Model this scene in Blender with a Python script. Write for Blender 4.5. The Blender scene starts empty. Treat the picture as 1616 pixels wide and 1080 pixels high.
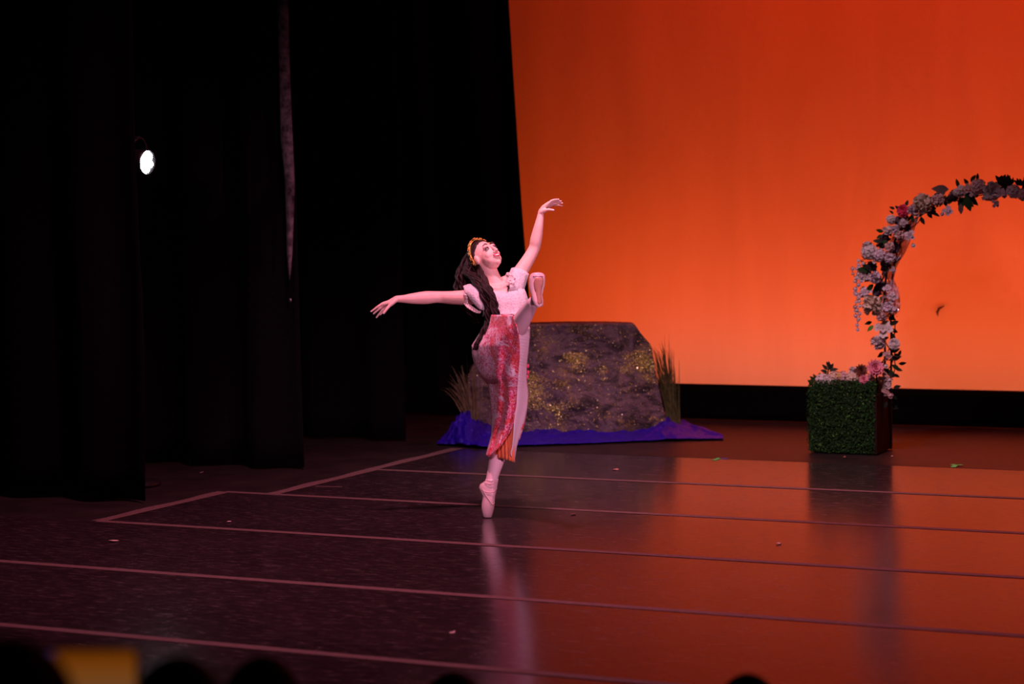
import bpy, bmesh, math, random
import numpy as np
from mathutils import Vector, Matrix, noise

scene = bpy.context.scene
col = scene.collection
random.seed(7)
PI = math.pi

# ------------------------------------------------------------------ camera
F, CX, CY, EYE = 3200.0, 808.0, 540.0, 1.83          # focal length in pixels of the 1616x1080 frame
def nrm(v):
    v = np.array(v, float); return v / np.linalg.norm(v)
ax_x = -nrm([-6775, 91, -F])
ax_z = nrm([-.0154, 1, 195 / F]); ax_z = nrm(ax_z - ax_x * ax_x.dot(ax_z))
ax_y = np.cross(ax_z, ax_x)
CM = np.array([ax_x, ax_y, ax_z])                     # camera axes (right, up, back) -> world
CAMP = np.array([0, 0, EYE])
CR, CU, CB = Vector(CM[:, 0]), Vector(CM[:, 1]), Vector(CM[:, 2])
camd = bpy.data.cameras.new('camera'); cam = bpy.data.objects.new('camera', camd); col.objects.link(cam)
m4 = Matrix.Identity(4)
for i in range(3):
    for j in range(3): m4[i][j] = CM[i][j]
    m4[i][3] = CAMP[i]
cam.matrix_world = m4
camd.sensor_width = 36; camd.lens = F / 1616 * 36
camd.clip_start = .05; camd.clip_end = 100
camd.dof.use_dof = True; camd.dof.focus_distance = 12.4; camd.dof.aperture_fstop = 2.0
scene.camera = cam

def ray(x, y): return CM @ np.array([(x - CX) / F, -(y - CY) / F, -1])
def flo(x, y, z=0):
    r = ray(x, y); return Vector(CAMP + r * ((z - EYE) / r[2]))
def onY(x, y, Y):
    r = ray(x, y); return Vector(CAMP + r * (Y / r[1]))
def atd(x, y, d): return Vector(CAMP + ray(x, y) * d)
def depth(p): return -(Vector(p) - Vector(CAMP)).dot(CB)

# ------------------------------------------------------------------ light
scene.view_settings.view_transform = 'Standard'; scene.view_settings.look = 'None'
scene.view_settings.exposure = 0; scene.view_settings.gamma = 1
scene.view_settings.use_curve_mapping = False
scene.cycles.use_denoising = True
scene.cycles.max_bounces = 6
w = bpy.data.worlds.new('house_dark'); scene.world = w; w.use_nodes = True
w.node_tree.nodes['Background'].inputs[0].default_value = (.0006, .0004, .0006, 1)

def lamp(name, kind, loc, target, energy, color, **kw):
    d = bpy.data.lights.new(name, kind); o = bpy.data.objects.new(name, d); col.objects.link(o)
    o.location = loc
    o.rotation_euler = (Vector(target) - Vector(loc)).to_track_quat('-Z', 'Y').to_euler()
    d.energy = energy; d.color = color
    for k, v in kw.items(): setattr(d, k, v)
    return o
FOOT = flo(768.5, 817.5)
CYC_Y = 19.0; ROW_Y = 17.2
# cyclorama battens: an orange-red row overhead, a salmon row on the floor behind the ground row
lamp('cyc_batten_top', 'AREA', (-2.0, 16.4, 6.6), (-2.0, CYC_Y, 1.2), 140, (1, .028, .0), shape='RECTANGLE', size=11, size_y=.25, spread=math.radians(150))
lamp('cyc_batten_floor', 'AREA', (-2.3, 17.45, .12), (-2.3, CYC_Y, 3.3), 186, (1, .085, .006), shape='RECTANGLE', size=13.4, size_y=.12)
lamp('cyc_batten_low', 'AREA', (-1.8, 18.2, .08), (-1.8, CYC_Y, .7), 11, (.62, .60, .52), shape='RECTANGLE', size=12, size_y=.08)
# stage washes: a key from the front-of-house left, a steep fill and a magenta top wash from over the stage
lamp('front_wash_key', 'SPOT', (.6, 1.2, 5.4), FOOT + Vector((0, 0, 1.1)), 2500, (1, .43, .65), spot_size=math.radians(17), spot_blend=.9, shadow_soft_size=.15)
lamp('overhead_fill', 'SPOT', (-4.0, 9.3, 7.2), (-5.0, 14.0, .2), 1150, (1, .62, .72), spot_size=math.radians(42), spot_blend=.8, shadow_soft_size=.2)
lamp('added_side_fill', 'SPOT', (1.8, 7.6, .7), FOOT + Vector((0, 0, 1.15)), 800, (1, .42, .66), spot_size=math.radians(17), spot_blend=.7, shadow_soft_size=.1)  # unseen low spot added to brighten the dancer's calf and skirt panel
lamp('top_wash_magenta', 'SPOT', (-5.0, 9.2, 7.0), (-5.0, 10.6, 0), 1800, (1, .28, .42), spot_size=math.radians(88), spot_blend=1, shadow_soft_size=.2)

# ------------------------------------------------------------------ materials
MATS = {}
def mat(name, color=(.5, .5, .5), rough=.6, metal=0, spec=.5, sheen=0, emit=None, estr=0, alpha=1, trans=0, coat=0):
    m = bpy.data.materials.new(name); m.use_nodes = True
    b = m.node_tree.nodes['Principled BSDF']
    b.inputs['Base Color'].default_value = (*color, 1)
    b.inputs['Roughness'].default_value = rough; b.inputs['Metallic'].default_value = metal
    b.inputs['Specular IOR Level'].default_value = spec
    b.inputs['Sheen Weight'].default_value = sheen
    b.inputs['Alpha'].default_value = alpha; b.inputs['Transmission Weight'].default_value = trans
    b.inputs['Coat Weight'].default_value = coat
    if emit:
        b.inputs['Emission Color'].default_value = (*emit, 1); b.inputs['Emission Strength'].default_value = estr
    MATS[name] = m
    return m
def nodes(m): return m.node_tree.nodes, m.node_tree.links, m.node_tree.nodes['Principled BSDF']
def coords(m, scale=(1, 1, 1), kind='Object'):
    N, L, b = nodes(m)
    t = N.new('ShaderNodeTexCoord'); mp = N.new('ShaderNodeMapping'); mp.inputs['Scale'].default_value = scale
    L.new(t.outputs[kind], mp.inputs['Vector']); return mp.outputs['Vector']
def noise_tex(m, vec, scale, detail=4, rough=.6, dist=0):
    N, L, b = nodes(m); n = N.new('ShaderNodeTexNoise'); L.new(vec, n.inputs['Vector'])
    n.inputs['Scale'].default_value = scale; n.inputs['Detail'].default_value = detail
    n.inputs['Roughness'].default_value = rough; n.inputs['Distortion'].default_value = dist
    return n.outputs['Fac']
def ramp(m, fac, stops, interp='LINEAR'):
    N, L, b = nodes(m); r = N.new('ShaderNodeValToRGB'); L.new(fac, r.inputs['Fac']); r.color_ramp.interpolation = interp
    el = r.color_ramp.elements
    while len(el) < len(stops): el.new(.5)
    for e, (p, c) in zip(el, stops):
        e.position = p; e.color = (*c, 1) if len(c) == 3 else c
    return r.outputs['Color']
def mix(m, fac, a, b_):
    N, L, b = nodes(m); x = N.new('ShaderNodeMix'); x.data_type = 'RGBA'
    for s, v in ((0, fac), (6, a), (7, b_)):
        if hasattr(v, 'is_output'): L.new(v, x.inputs[s])
        else: x.inputs[s].default_value = v if s == 0 else (*v, 1)
    return x.outputs[2]
def bump(m, fac, strength=.3, dist=.01):
    N, L, b = nodes(m); n = N.new('ShaderNodeBump'); n.inputs['Strength'].default_value = strength
    n.inputs['Distance'].default_value = dist; L.new(fac, n.inputs['Height']); L.new(n.outputs['Normal'], b.inputs['Normal'])
def setcol(m, c): m.node_tree.links.new(c, m.node_tree.nodes['Principled BSDF'].inputs['Base Color'])
def noisy(name, c1, c2, scale=8, rough=.7, kind='Object', bm=.2, **kw):
    m = mat(name, c1, rough, **kw); v = coords(m, kind=kind); f = noise_tex(m, v, scale)
    setcol(m, ramp(m, f, [(.3, c1), (.7, c2)]))
    if bm: bump(m, noise_tex(m, v, scale * 6), bm, .004)
    return m

# dance floor vinyl: near black, satin, scuffed mostly across the stage
m = mat('marley', (.02, .016, .018), .2, spec=.5)
v = coords(m, (1.2, 9, 1)); v2 = coords(m, (14, 1.5, 1)); v3 = coords(m, (2, 2, 2))
sc1 = ramp(m, noise_tex(m, v, 7, 8, .72, .6), [(.52, (0, 0, 0)), (.68, (1, 1, 1))])
sc2 = ramp(m, noise_tex(m, v2, 3, 8, .7, 1.2), [(.60, (0, 0, 0)), (.76, (1, 1, 1))])
big = noise_tex(m, v3, .8, 3)
s12 = mix(m, .45, sc1, sc2)
setcol(m, mix(m, s12, mix(m, big, (.018, .013, .014), (.04, .028, .03)), (.20, .15, .15)))
N, L, b = nodes(m)
rr = ramp(m, s12, [(0, (.17,) * 3), (1, (.45,) * 3)]); L.new(rr, b.inputs['Roughness'])
bump(m, noise_tex(m, v3, 1.6, 5), .06, .01)
noisy('stage_paint', (.012, .009, .009), (.03, .022, .02), 3, .45, bm=.15)
noisy('seam_tape', (.12, .07, .07), (.18, .11, .105), 30, .62, bm=.1)
m = noisy('black_velour', (.0012, .001, .0014), (.0026, .002, .003), 40, .95, bm=.3, spec=.1, sheen=.0)
noisy('black_wall', (.004, .004, .004), (.007, .007, .007), 5, .9, spec=.1)
# cyclorama cloth: pale muslin with faint creases and one old water stain
m = mat('cyc_cloth', (.8, .8, .8), .95, spec=.05)
v = coords(m); vv = coords(m, (1.3, 1, .25))
creases = noise_tex(m, vv, 1.6, 5, .6, .5)
cl = noise_tex(m, v, .9, 3, .5)
base = ramp(m, creases, [(.3, (.78, .72, .58)), (.7, (.88, .82, .66))])
N, L, b = nodes(m)
def blob(center, r):
    d = N.new('ShaderNodeVectorMath'); d.operation = 'DISTANCE'; L.new(v, d.inputs[0]); d.inputs[1].default_value = center
    a = N.new('ShaderNodeMath'); a.operation = 'MULTIPLY_ADD'; L.new(noise_tex(m, v, 2.2, 5, .65), a.inputs[0]); a.inputs[1].default_value = -1.1 * r; L.new(d.outputs['Value'], a.inputs[2])
    s = N.new('ShaderNodeMapRange'); L.new(a.outputs[0], s.inputs[0]); s.inputs[1].default_value = r * .15; s.inputs[2].default_value = r * .75; s.inputs[3].default_value = 1; s.inputs[4].default_value = 0
    return s.outputs[0]
st = onY(1530, 530, CYC_Y); st2 = onY(1590, 470, CYC_Y)
c1 = mix(m, blob(tuple(st), .75), base, (.72, .60, .36)); setcol(m, c1)
bump(m, creases, .25, .03)
# wooden, foliage, floral
noisy('planter_wood', (.012, .007, .007), (.026, .013, .012), 10, .8, bm=.2, spec=.15)
noisy('hedge_core', (.006, .012, .005), (.012, .022, .008), 30, .9)
for nme, a, c in (('box_leaf_dark', (.008, .05, .010), (.02, .10, .02)), ('box_leaf_light', (.05, .22, .03), (.12, .36, .06)),
                  ('leaf_green', (.008, .04, .010), (.025, .08, .02)), ('leaf_dark', (.012, .022, .014), (.03, .045, .03)), ('leaf_dusty', (.16, .11, .10), (.24, .17, .15)),
                  ('petal_white', (.62, .58, .58), (.80, .76, .74)), ('petal_cream', (.62, .50, .38), (.76, .66, .52)), ('petal_blush', (.62, .42, .40), (.76, .56, .54)),
                  ('petal_lilac', (.60, .50, .58), (.76, .66, .72)), ('petal_pink', (.85, .30, .42), (.95, .45, .55)), ('petal_hot', (.75, .03, .12), (.9, .10, .22)),
                  ('petal_brown', (.16, .05, .035), (.26, .10, .06)), ('petal_plum', (.12, .08, .14), (.2, .14, .2)), ('petal_yellow', (.75, .5, .15), (.8, .6, .28)),
                  ('grass_green', (.05, .06, .015), (.13, .12, .04)), ('grass_straw', (.12, .10, .05), (.22, .18, .10))):
    noisy(nme, a, c, 25, .65, bm=0, spec=.15 if 'leaf' in nme else .3)
mat('petal_eye', (.5, .42, .08), .8)
mat('frame_metal', (.02, .016, .018), .45, metal=.6)
mat('vine', (.03, .02, .014), .8)
m = mat('tulle', (.62, .42, .48), .7, alpha=.72)
m = mat('sequin', (.7, .65, .8), .2, metal=.8)
# rock cloth
m = mat('rock_paint', (.1, .07, .08), .75)
v = coords(m); n1 = noise_tex(m, coords(m, (1.4, 1, 2.4)), 2.8, 6, .68, 1.2); n2 = noise_tex(m, v, 5, 6, .7, .4); n3 = noise_tex(m, v, 60, 3, .8)
c = ramp(m, n1, [(.36, (.012, .007, .012)), (.45, (.06, .04, .046)), (.54, (.17, .115, .14)), (.61, (.08, .052, .06)), (.68, (.025, .015, .024))])
gold = ramp(m, n2, [(.50, (0, 0, 0)), (.62, (1, 1, 1))]); fine = ramp(m, n3, [(.48, (0, 0, 0)), (.6, (1, 1, 1))])
N, L, b = nodes(m); mu = N.new('ShaderNodeMath'); mu.operation = 'MULTIPLY'; L.new(gold, mu.inputs[0]); L.new(fine, mu.inputs[1])
setcol(m, mix(m, mu.outputs[0], c, (.30, .21, .05))); bump(m, n2, .5, .05)
mat('glitter_gold', (.95, .85, .25), .35, metal=.35)
mat('glitter_pale', (.95, .86, .6), .35, metal=1)
m = mat('blue_satin', (.020, .003, .44), .36, spec=.4); bump(m, noise_tex(m, coords(m, (1, 1, 2)), 11, 5, .6, 1.5), .7, .05)
# dancer
m = mat('skin', (.80, .52, .43), .5); b = m.node_tree.nodes['Principled BSDF']; b.inputs['Subsurface Weight'].default_value = .12; b.inputs['Subsurface Radius'].default_value = (.02, .008, .004)
setcol(m, ramp(m, noise_tex(m, coords(m), 18, 3), [(.3, (.84, .54, .46)), (.7, (.90, .61, .53))]))
m = mat('tights', (.90, .68, .72), .55, sheen=.2); bump(m, noise_tex(m, coords(m), 300, 2), .1, .001)
mat('nail', (.9, .86, .88), .25)
m = mat('satin_pink', (.86, .64, .64), .3, sheen=.2, coat=.2); bump(m, noise_tex(m, coords(m), 60, 4), .12, .004)
noisy('shoe_leather', (.42, .20, .14), (.52, .27, .19), 40, .6)
m = mat('lace', (.70, .66, .68), .8, sheen=.2)
v = coords(m); vo = nodes(m)[0].new('ShaderNodeTexVoronoi'); m.node_tree.links.new(v, vo.inputs['Vector']); vo.inputs['Scale'].default_value = 75
setcol(m, ramp(m, vo.outputs['Distance'], [(.1, (.56, .50, .53)), (.45, (.76, .73, .74))])); bump(m, vo.outputs['Distance'], .5, .004)
mat('ruffle', (.86, .70, .68), .7)
m = mat('skirt_print', (.7, .2, .2), .75, sheen=.2)
v = coords(m); va = coords(m, (1, 1, .55))
p1 = noise_tex(m, v, 16, 5, .7, .6); p2 = noise_tex(m, v, 80, 4, .75, .4); p3 = noise_tex(m, v, 9, 3, .5, .8)
cA = ramp(m, p2, [(.38, (.22, .01, .05)), (.43, (.80, .04, .14)), (.50, (.85, .12, .30)), (.57, (.88, .50, .60)), (.64, (.92, .84, .88))])
cB = ramp(m, p2, [(.36, (.07, .02, .04)), (.42, (.72, .03, .05)), (.52, (.92, .10, .08)), (.60, (.85, .14, .24)), (.68, (.90, .62, .66))])
cC = ramp(m, p2, [(.38, (.60, .10, .28)), (.45, (.84, .58, .70)), (.56, (.90, .84, .90))])
s1 = ramp(m, p1, [(.46, (0, 0, 0)), (.54, (1, 1, 1))]); s3 = ramp(m, p3, [(.57, (0, 0, 0)), (.64, (1, 1, 1))])
setcol(m, mix(m, s3, mix(m, s1, cA, cB), cC)); bump(m, p2, .15, .004)
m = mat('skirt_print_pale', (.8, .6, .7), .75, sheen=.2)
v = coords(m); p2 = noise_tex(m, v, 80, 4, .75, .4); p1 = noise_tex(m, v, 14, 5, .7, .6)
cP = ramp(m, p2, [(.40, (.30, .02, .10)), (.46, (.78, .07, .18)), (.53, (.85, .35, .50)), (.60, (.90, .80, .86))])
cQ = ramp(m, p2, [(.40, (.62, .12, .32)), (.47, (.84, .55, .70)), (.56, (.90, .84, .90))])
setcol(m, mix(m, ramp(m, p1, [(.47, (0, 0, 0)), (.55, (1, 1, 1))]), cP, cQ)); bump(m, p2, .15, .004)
m = mat('pleat_white', (.92, .80, .86), .75, sheen=.2)
noisy('lining_orange', (.85, .20, .07), (.90, .28, .12), 12, .7)
m = mat('hair_brown', (.016, .006, .005), .55, spec=.3)
mat('gold_leaf', (.95, .58, .14), .38, metal=.55); mat('gold_flower', (.95, .42, .08), .5, metal=.2)
mat('lip_red', (.70, .06, .10), .35); mat('tooth', (.9, .87, .84), .3); mat('brow', (.10, .035, .03), .7); mat('lash', (.012, .006, .008), .5)
mat('eye_white', (.42, .38, .37), .5); mat('eye_shadow', (.36, .14, .16), .6)
# equipment, audience
mat('lamp_black', (.012, .012, .013), .45); mat('lamp_steel', (.25, .25, .27), .35, metal=.9)
mat('led_white', (1, 1, 1), .3, emit=(.86, .92, 1), estr=40)
noisy('cloth_dark', (.004, .004, .005), (.008, .007, .008), 20, .9); noisy('hair_black', (.002, .0016, .0016), (.004, .003, .003), 40, .85)
noisy('skin_dark_room', (.35, .22, .17), (.42, .27, .2), 20, .6)
noisy('seat_cloth', (.03, .008, .01), (.045, .012, .014), 30, .9)
noisy('house_carpet', (.008, .006, .007), (.014, .011, .012), 20, .95)
mat('phone_body', (.02, .02, .022), .3)
m = mat('phone_screen', (.02, .02, .02), .2)
v = coords(m, kind='Generated'); N, L, b = nodes(m); sp = N.new('ShaderNodeSeparateXYZ'); L.new(v, sp.inputs[0])
cyc = ramp(m, sp.outputs['Z'], [(0, (.16, .06, .04)), (.35, (.22, .075, .015)), (.75, (.20, .05, .003)), (1, (.10, .02, .0))])
pic = mix(m, ramp(m, sp.outputs['X'], [(.16, (0, 0, 0)), (.22, (1, 1, 1))]), (.07, .035, .12), cyc)
L.new(pic, b.inputs['Emission Color']); b.inputs['Emission Strength'].default_value = .72
mat('tape_green', (.10, .75, .16), .6); mat('petal_scrap', (.75, .6, .55), .7); mat('tape_blue', (.08, .14, .6), .6); mat('scrap_pink', (.7, .3, .26), .7)
m = noisy('streak_cloth', (.004, .003, .004), (.24, .19, .22), 16, .9, bm=.3)

# ------------------------------------------------------------------ mesh helpers
class MB:
    def __init__(s): s.v, s.f, s.mi = [], [], []
    def add(s, vs, fs, mi=0):
        o = len(s.v); s.v += [tuple(x) for x in vs]; s.f += [tuple(i + o for i in f) for f in fs]; s.mi += [mi] * len(fs); return s
    def box(s, lo, hi, mi=0):
        (a, b, c), (d, e, f) = lo, hi
        return s.add([(a, b, c), (d, b, c), (d, e, c), (a, e, c), (a, b, f), (d, b, f), (d, e, f), (a, e, f)],
                     [(0, 3, 2, 1), (4, 5, 6, 7), (0, 1, 5, 4), (1, 2, 6, 5), (2, 3, 7, 6), (3, 0, 4, 7)], mi)
    def rings(s, rings, closed=True, caps=True, mi=0):
        n = len(rings[0]); vs = [p for r in rings for p in r]; fs = []
        k = n if closed else n - 1
        for i in range(len(rings) - 1):
            for j in range(k):
                a, b = i * n + j, i * n + (j + 1) % n; fs.append((a, b, b + n, a + n))
        if caps and closed: fs += [tuple(range(n - 1, -1, -1)), tuple((len(rings) - 1) * n + j for j in range(n))]
        return s.add(vs, fs, mi)
    def tube(s, path, radii, n=8, mi=0, caps=True, flat=1.0):
        path = [Vector(p) for p in path]
        if not hasattr(radii, '__len__'): radii = [radii] * len(path)
        up = None; rings = []
        for i, p in enumerate(path):
            t = (path[min(i + 1, len(path) - 1)] - path[max(i - 1, 0)])
            t = t.normalized() if t.length > 1e-9 else Vector((0, 0, 1))
            if up is None: up = Vector((0, 0, 1)) if abs(t.z) < .9 else Vector((0, 1, 0))
            a = up - t * up.dot(t)
            if a.length < 1e-6: a = t.orthogonal()
            a.normalize(); up = a; b = t.cross(a)
            rings.append([p + (a * math.cos(2 * PI * k / n) + b * math.sin(2 * PI * k / n) * flat) * radii[i] for k in range(n)])
        return s.rings(rings, True, caps, mi)
    def ell(s, c, axes, n=12, mrows=8, mi=0):
        c = Vector(c); A = [Vector(a) for a in axes]; rings = []
        for i in range(mrows + 1):
            th = PI * (i + .02 * (i == 0) - .02 * (i == mrows)) / mrows
            rings.append([c + A[2] * -math.cos(th) + (A[0] * math.cos(2 * PI * k / n) + A[1] * math.sin(2 * PI * k / n)) * math.sin(th) for k in range(n)])
        return s.rings(rings, True, True, mi)
    def grid(s, rows, mi=0):
        return s.rings(rows, False, False, mi)
    def build(s, name, mats, parent=None, smooth=True, loc=None):
        me = bpy.data.meshes.new(name); me.from_pydata(s.v, [], s.f)
        if not isinstance(mats, (list, tuple)): mats = [mats]
        for x in mats: me.materials.append(MATS[x] if isinstance(x, str) else x)
        me.polygons.foreach_set('material_index', s.mi)
        if smooth: me.polygons.foreach_set('use_smooth', [True] * len(me.polygons))
        me.update()
        return link(name, me, parent, loc)
def link(name, me, parent=None, loc=None):
    o = bpy.data.objects.new(name, me); col.objects.link(o)
    if loc is not None: o.location = loc
    if parent is not None:
        o.parent = parent
    return o
def recal(o):
    bm = bmesh.new(); bm.from_mesh(o.data); bmesh.ops.recalc_face_normals(bm, faces=bm.faces); bm.to_mesh(o.data); bm.free(); return o
def tag(o, label, cat, group=None, kind=None):
    o['label'] = label; o['category'] = cat
    if group: o['group'] = group
    if kind: o['kind'] = kind
    return o
def struct(o): o['kind'] = 'structure'; return o
def thing(name, label, cat, group=None):
    """things below are modelled in world coordinates, so the empty stays at the origin of the stage"""
    o = bpy.data.objects.new(name, None); col.objects.link(o); o.empty_display_size = .1
    return tag(o, label, cat, group)
def solid(o, t, sub=0, off=0):
    if sub:
        x = o.modifiers.new('subdivision', 'SUBSURF'); x.levels = x.render_levels = sub
    if t:
        x = o.modifiers.new('thickness', 'SOLIDIFY'); x.thickness = t; x.offset = off
    return o
def lerp(a, b, t): return a + (b - a) * t
def interp(tab, x):
    """tab: rows (x, a, b, ...) sorted by x"""
    if x <= tab[0][0]: return tab[0][1:]
    for p, q in zip(tab, tab[1:]):
        if x <= q[0]:
            t = (x - p[0]) / (q[0] - p[0]); return tuple(lerp(u, v_, t) for u, v_ in zip(p[1:], q[1:]))
    return tab[-1][1:]
def catmull(pts, n):
    """n samples along a Catmull-Rom curve through tuples"""
    P = [np.array(p, float) for p in pts]; P = [2 * P[0] - P[1]] + P + [2 * P[-1] - P[-2]]; out = []
    for k in range(n):
        s = k / (n - 1) * (len(P) - 3); i = min(int(s), len(P) - 4); t = s - i
        a, b, c, d = P[i:i + 4]
        out.append(.5 * ((2 * b) + (c - a) * t + (2 * a - 5 * b + 4 * c - d) * t * t + (3 * b - a - 3 * c + d) * t ** 3))
    return out

# ================================================================== THE SETTING
floor = struct(MB().box((-13, 6.0, -.6), (7, 20, -.008)).build('floor', 'stage_paint', smooth=False))
SEAMS = [5.92 + 1.412 * k for k in range(7)]             # 5.92 ... 14.39
for k in range(6):
    y0, y1 = SEAMS[k], SEAMS[k + 1]
    if k == 0: y0 = 6.02
    xl = {0: -9.4, 1: -9.2, 2: -8.9, 3: -7.66}.get(k, -7.28)
    MB().box((xl, y0 + .002, -.008), (5.5, y1 - .002, -.001 + .0004 * (k % 2))).build('marley_strip', 'marley', floor, smooth=False)
for k in range(1, 6):
    xl = {1: -9.2, 2: -8.9, 3: -7.66, 4: -7.66, 5: -7.31}[k]
    r = random.Random(k); rows = []
    for i in range(60):
        x = lerp(xl, 5.5, i / 59); wob = .006 * noise.noise((x * .9, k, 0)); hw = .031 + .003 * r.random()
        rows.append([(x, SEAMS[k] - hw + wob, .0012), (x, SEAMS[k] + hw + wob, .0012)])
    MB().grid(rows).build('seam_tape', 'seam_tape', floor, smooth=False)
for (x, y0, y1) in ((-7.66, SEAMS[3], SEAMS[4]), (-7.29, SEAMS[4], SEAMS[5]), (-7.31, SEAMS[5], SEAMS[6])):
    MB().grid([[(x - .05 + .012 * math.sin(i), lerp(y0, y1, i / 12), .0016), (x + .05, lerp(y0, y1, i / 12), .0016)] for i in range(13)]).build('end_tape', 'seam_tape', floor, smooth=False)
MB().grid([[(lerp(-7.3, 5.5, i / 30), SEAMS[6] - .006, .0012), (lerp(-7.3, 5.5, i / 30), SEAMS[6] + .02, .0012)] for i in range(31)]).build('edge_tape', 'stage_paint', floor, smooth=False)

struct(MB().box((-13, 19.6, -.008), (7, 19.8, 9)).build('wall_back', 'black_wall', smooth=False))
struct(MB().box((-13.2, 6.0, -.008), (-13, 19.8, 9)).build('wall_left', 'black_wall', smooth=False))
struct(MB().box((7, 6.0, -.008), (7.2, 19.8, 9)).build('wall_right', 'black_wall', smooth=False))
struct(MB().box((-13.2, 6.0, 9), (7.2, 19.8, 9.2)).build('ceiling', 'black_wall', smooth=False))
# house: stepped rows in front of the stage
hm = MB()
for k in range(8):
    y1 = 5.95 if k == 0 else 5.35 - .9 * (k - 1); y0 = 5.35 - .9 * k
    hm.box((-9, y0, -1.3), (7, y1, -.62 + .225 * k))
struct(hm.build('floor_house', 'house_carpet', smooth=False))

# cyclorama
rows = []
for i in range(41):
    z = lerp(.0, 7.2, i / 40)
    rows.append([(lerp(-10.5, 6, j / 160), CYC_Y + .012 * noise.noise((j * .35, z * .15, 3)) + .02 * noise.noise((j * .06, z * .5, 9)), z) for j in range(161)])
cyco = solid(MB().grid(rows).build('cyclorama', 'cyc_cloth'), .003)
tag(cyco, 'tall pale backdrop cloth glowing orange across the back of the stage', 'backdrop')
tear = MB(); c = [onY(x, y, CYC_Y - .03) for x, y in ((1490, 483), (1482, 487), (1479, 493), (1480, 499))]
tear.tube(c, [.004, .012, .012, .004], 6).build('loose_thread', 'vine', cyco)

# ground row hiding the floor battens
rows = []
for i in range(6):
    z = lerp(0, .305, i / 5); rows.append([(lerp(-9.6, 5.5, j / 240), ROW_Y + .018 * math.sin(j * .9) * (1 - z) , z) for j in range(241)])
g = thing('ground_row', 'low black cloth masking strip standing along the foot of the orange backdrop', 'masking')
solid(MB().grid(rows).build('skirt_cloth', 'black_velour', g), .01)
gm = MB(); gm.tube([(-9.6, ROW_Y + .03, .3), (5.5, ROW_Y + .03, .3)], .012, 8)
for k in range(9): gm.tube([(-9.4 + k * 1.84, ROW_Y + .03, .3), (-9.4 + k * 1.84, ROW_Y + .22, 0)], .01, 6)
gm.build('support_frame', 'frame_metal', g)
bt = thing('cyc_light_batten', 'long black floor batten hidden behind the low masking strip', 'stage light')
MB().box((-9.0, 17.38, 0), (4.4, 17.43, .1)).build('housing', 'lamp_black', bt, smooth=False)

# black masking legs
def leg(name, label, Y, edge, width, seed, phase=0):
    """edge: rows (pixel y, pixel x) of the stage-side edge, on the plane Y"""
    pts = sorted([(onY(x, y, Y).z, onY(x, y, Y).x) for y, x in edge]); r = random.Random(seed); rows = []
    nx = 90
    for i in range(33):
        z = lerp(.01, 7, i / 32); xe = interp(pts, z)[0]
        if z > pts[-1][0]:
            (z0, x0), (z1, x1) = pts[-2], pts[-1]; xe = x1 + (x1 - x0) / (z1 - z0) * (z - z1)
        row = []
        for j in range(nx + 1):
            s = j / nx; x = xe - width * s
            am = .075 * (1 - .35 * z / 7)
            dy = am * math.sin(s * width * 11 + phase + .6 * noise.noise((s * 5, z * .2, seed))) + .03 * noise.noise((s * 14, z * .3, seed + 4))
            row.append((x, Y + dy * min(1, s * 12 + .15), z))
        rows.append(row)
    o = solid(MB().grid(rows).build(name, 'black_velour'), .006)
    return tag(o, label, 'stage curtain', 'black masking curtains down the side of the stage')
leg('leg_curtain', 'nearest black side curtain at the far left, beside the white lamp', 10.95, [(797, 229), (500, 226), (255, 213), (0, 208)], 4.2, 1)
leg2 = leg('leg_curtain', 'second black side curtain, with a pale streak down its edge', 12.85, [(742, 479), (600, 474), (300, 467), (200, 463), (0, 456)], 3.8, 2, 1.0)
leg('leg_curtain', 'third black side curtain, in the darkness left of the rock', 14.75, [(709, 640), (0, 622)], 3.6, 3, 2.0)
leg('leg_curtain', 'farthest black side curtain, cutting off the left edge of the orange backdrop', 16.8, [(680, 846), (515, 838), (330, 823), (0, 802)], 3.4, 5, .5)
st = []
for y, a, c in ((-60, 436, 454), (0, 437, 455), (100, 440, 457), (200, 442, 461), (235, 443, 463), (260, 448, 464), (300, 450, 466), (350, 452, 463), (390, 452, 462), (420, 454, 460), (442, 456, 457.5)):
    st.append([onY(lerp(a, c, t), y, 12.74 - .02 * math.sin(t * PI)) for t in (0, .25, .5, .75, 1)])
solid(MB().grid(st).build('pale_streak', 'streak_cloth', leg2), .004, 1)  # paler mottled strip along the curtain edge, narrowing to a point
MB().ell(onY(458, 474, 12.72), ((.012, 0, 0), (0, .006, 0), (0, 0, .016))).build('edge_glint', 'lamp_steel', leg2)  # steel bead added to stand for a small glint on the edge
# teaser border above the frame
rows = [[(lerp(-10, 6, j / 200), 15.9 + .05 * math.sin(j * .8), z) for j in range(201)] for z in (4.62, 5, 6, 7)]
tag(solid(MB().grid(rows).build('border_curtain', 'black_velour'), .006), 'black border curtain hanging above the stage out of the top of view', 'stage curtain')

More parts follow.
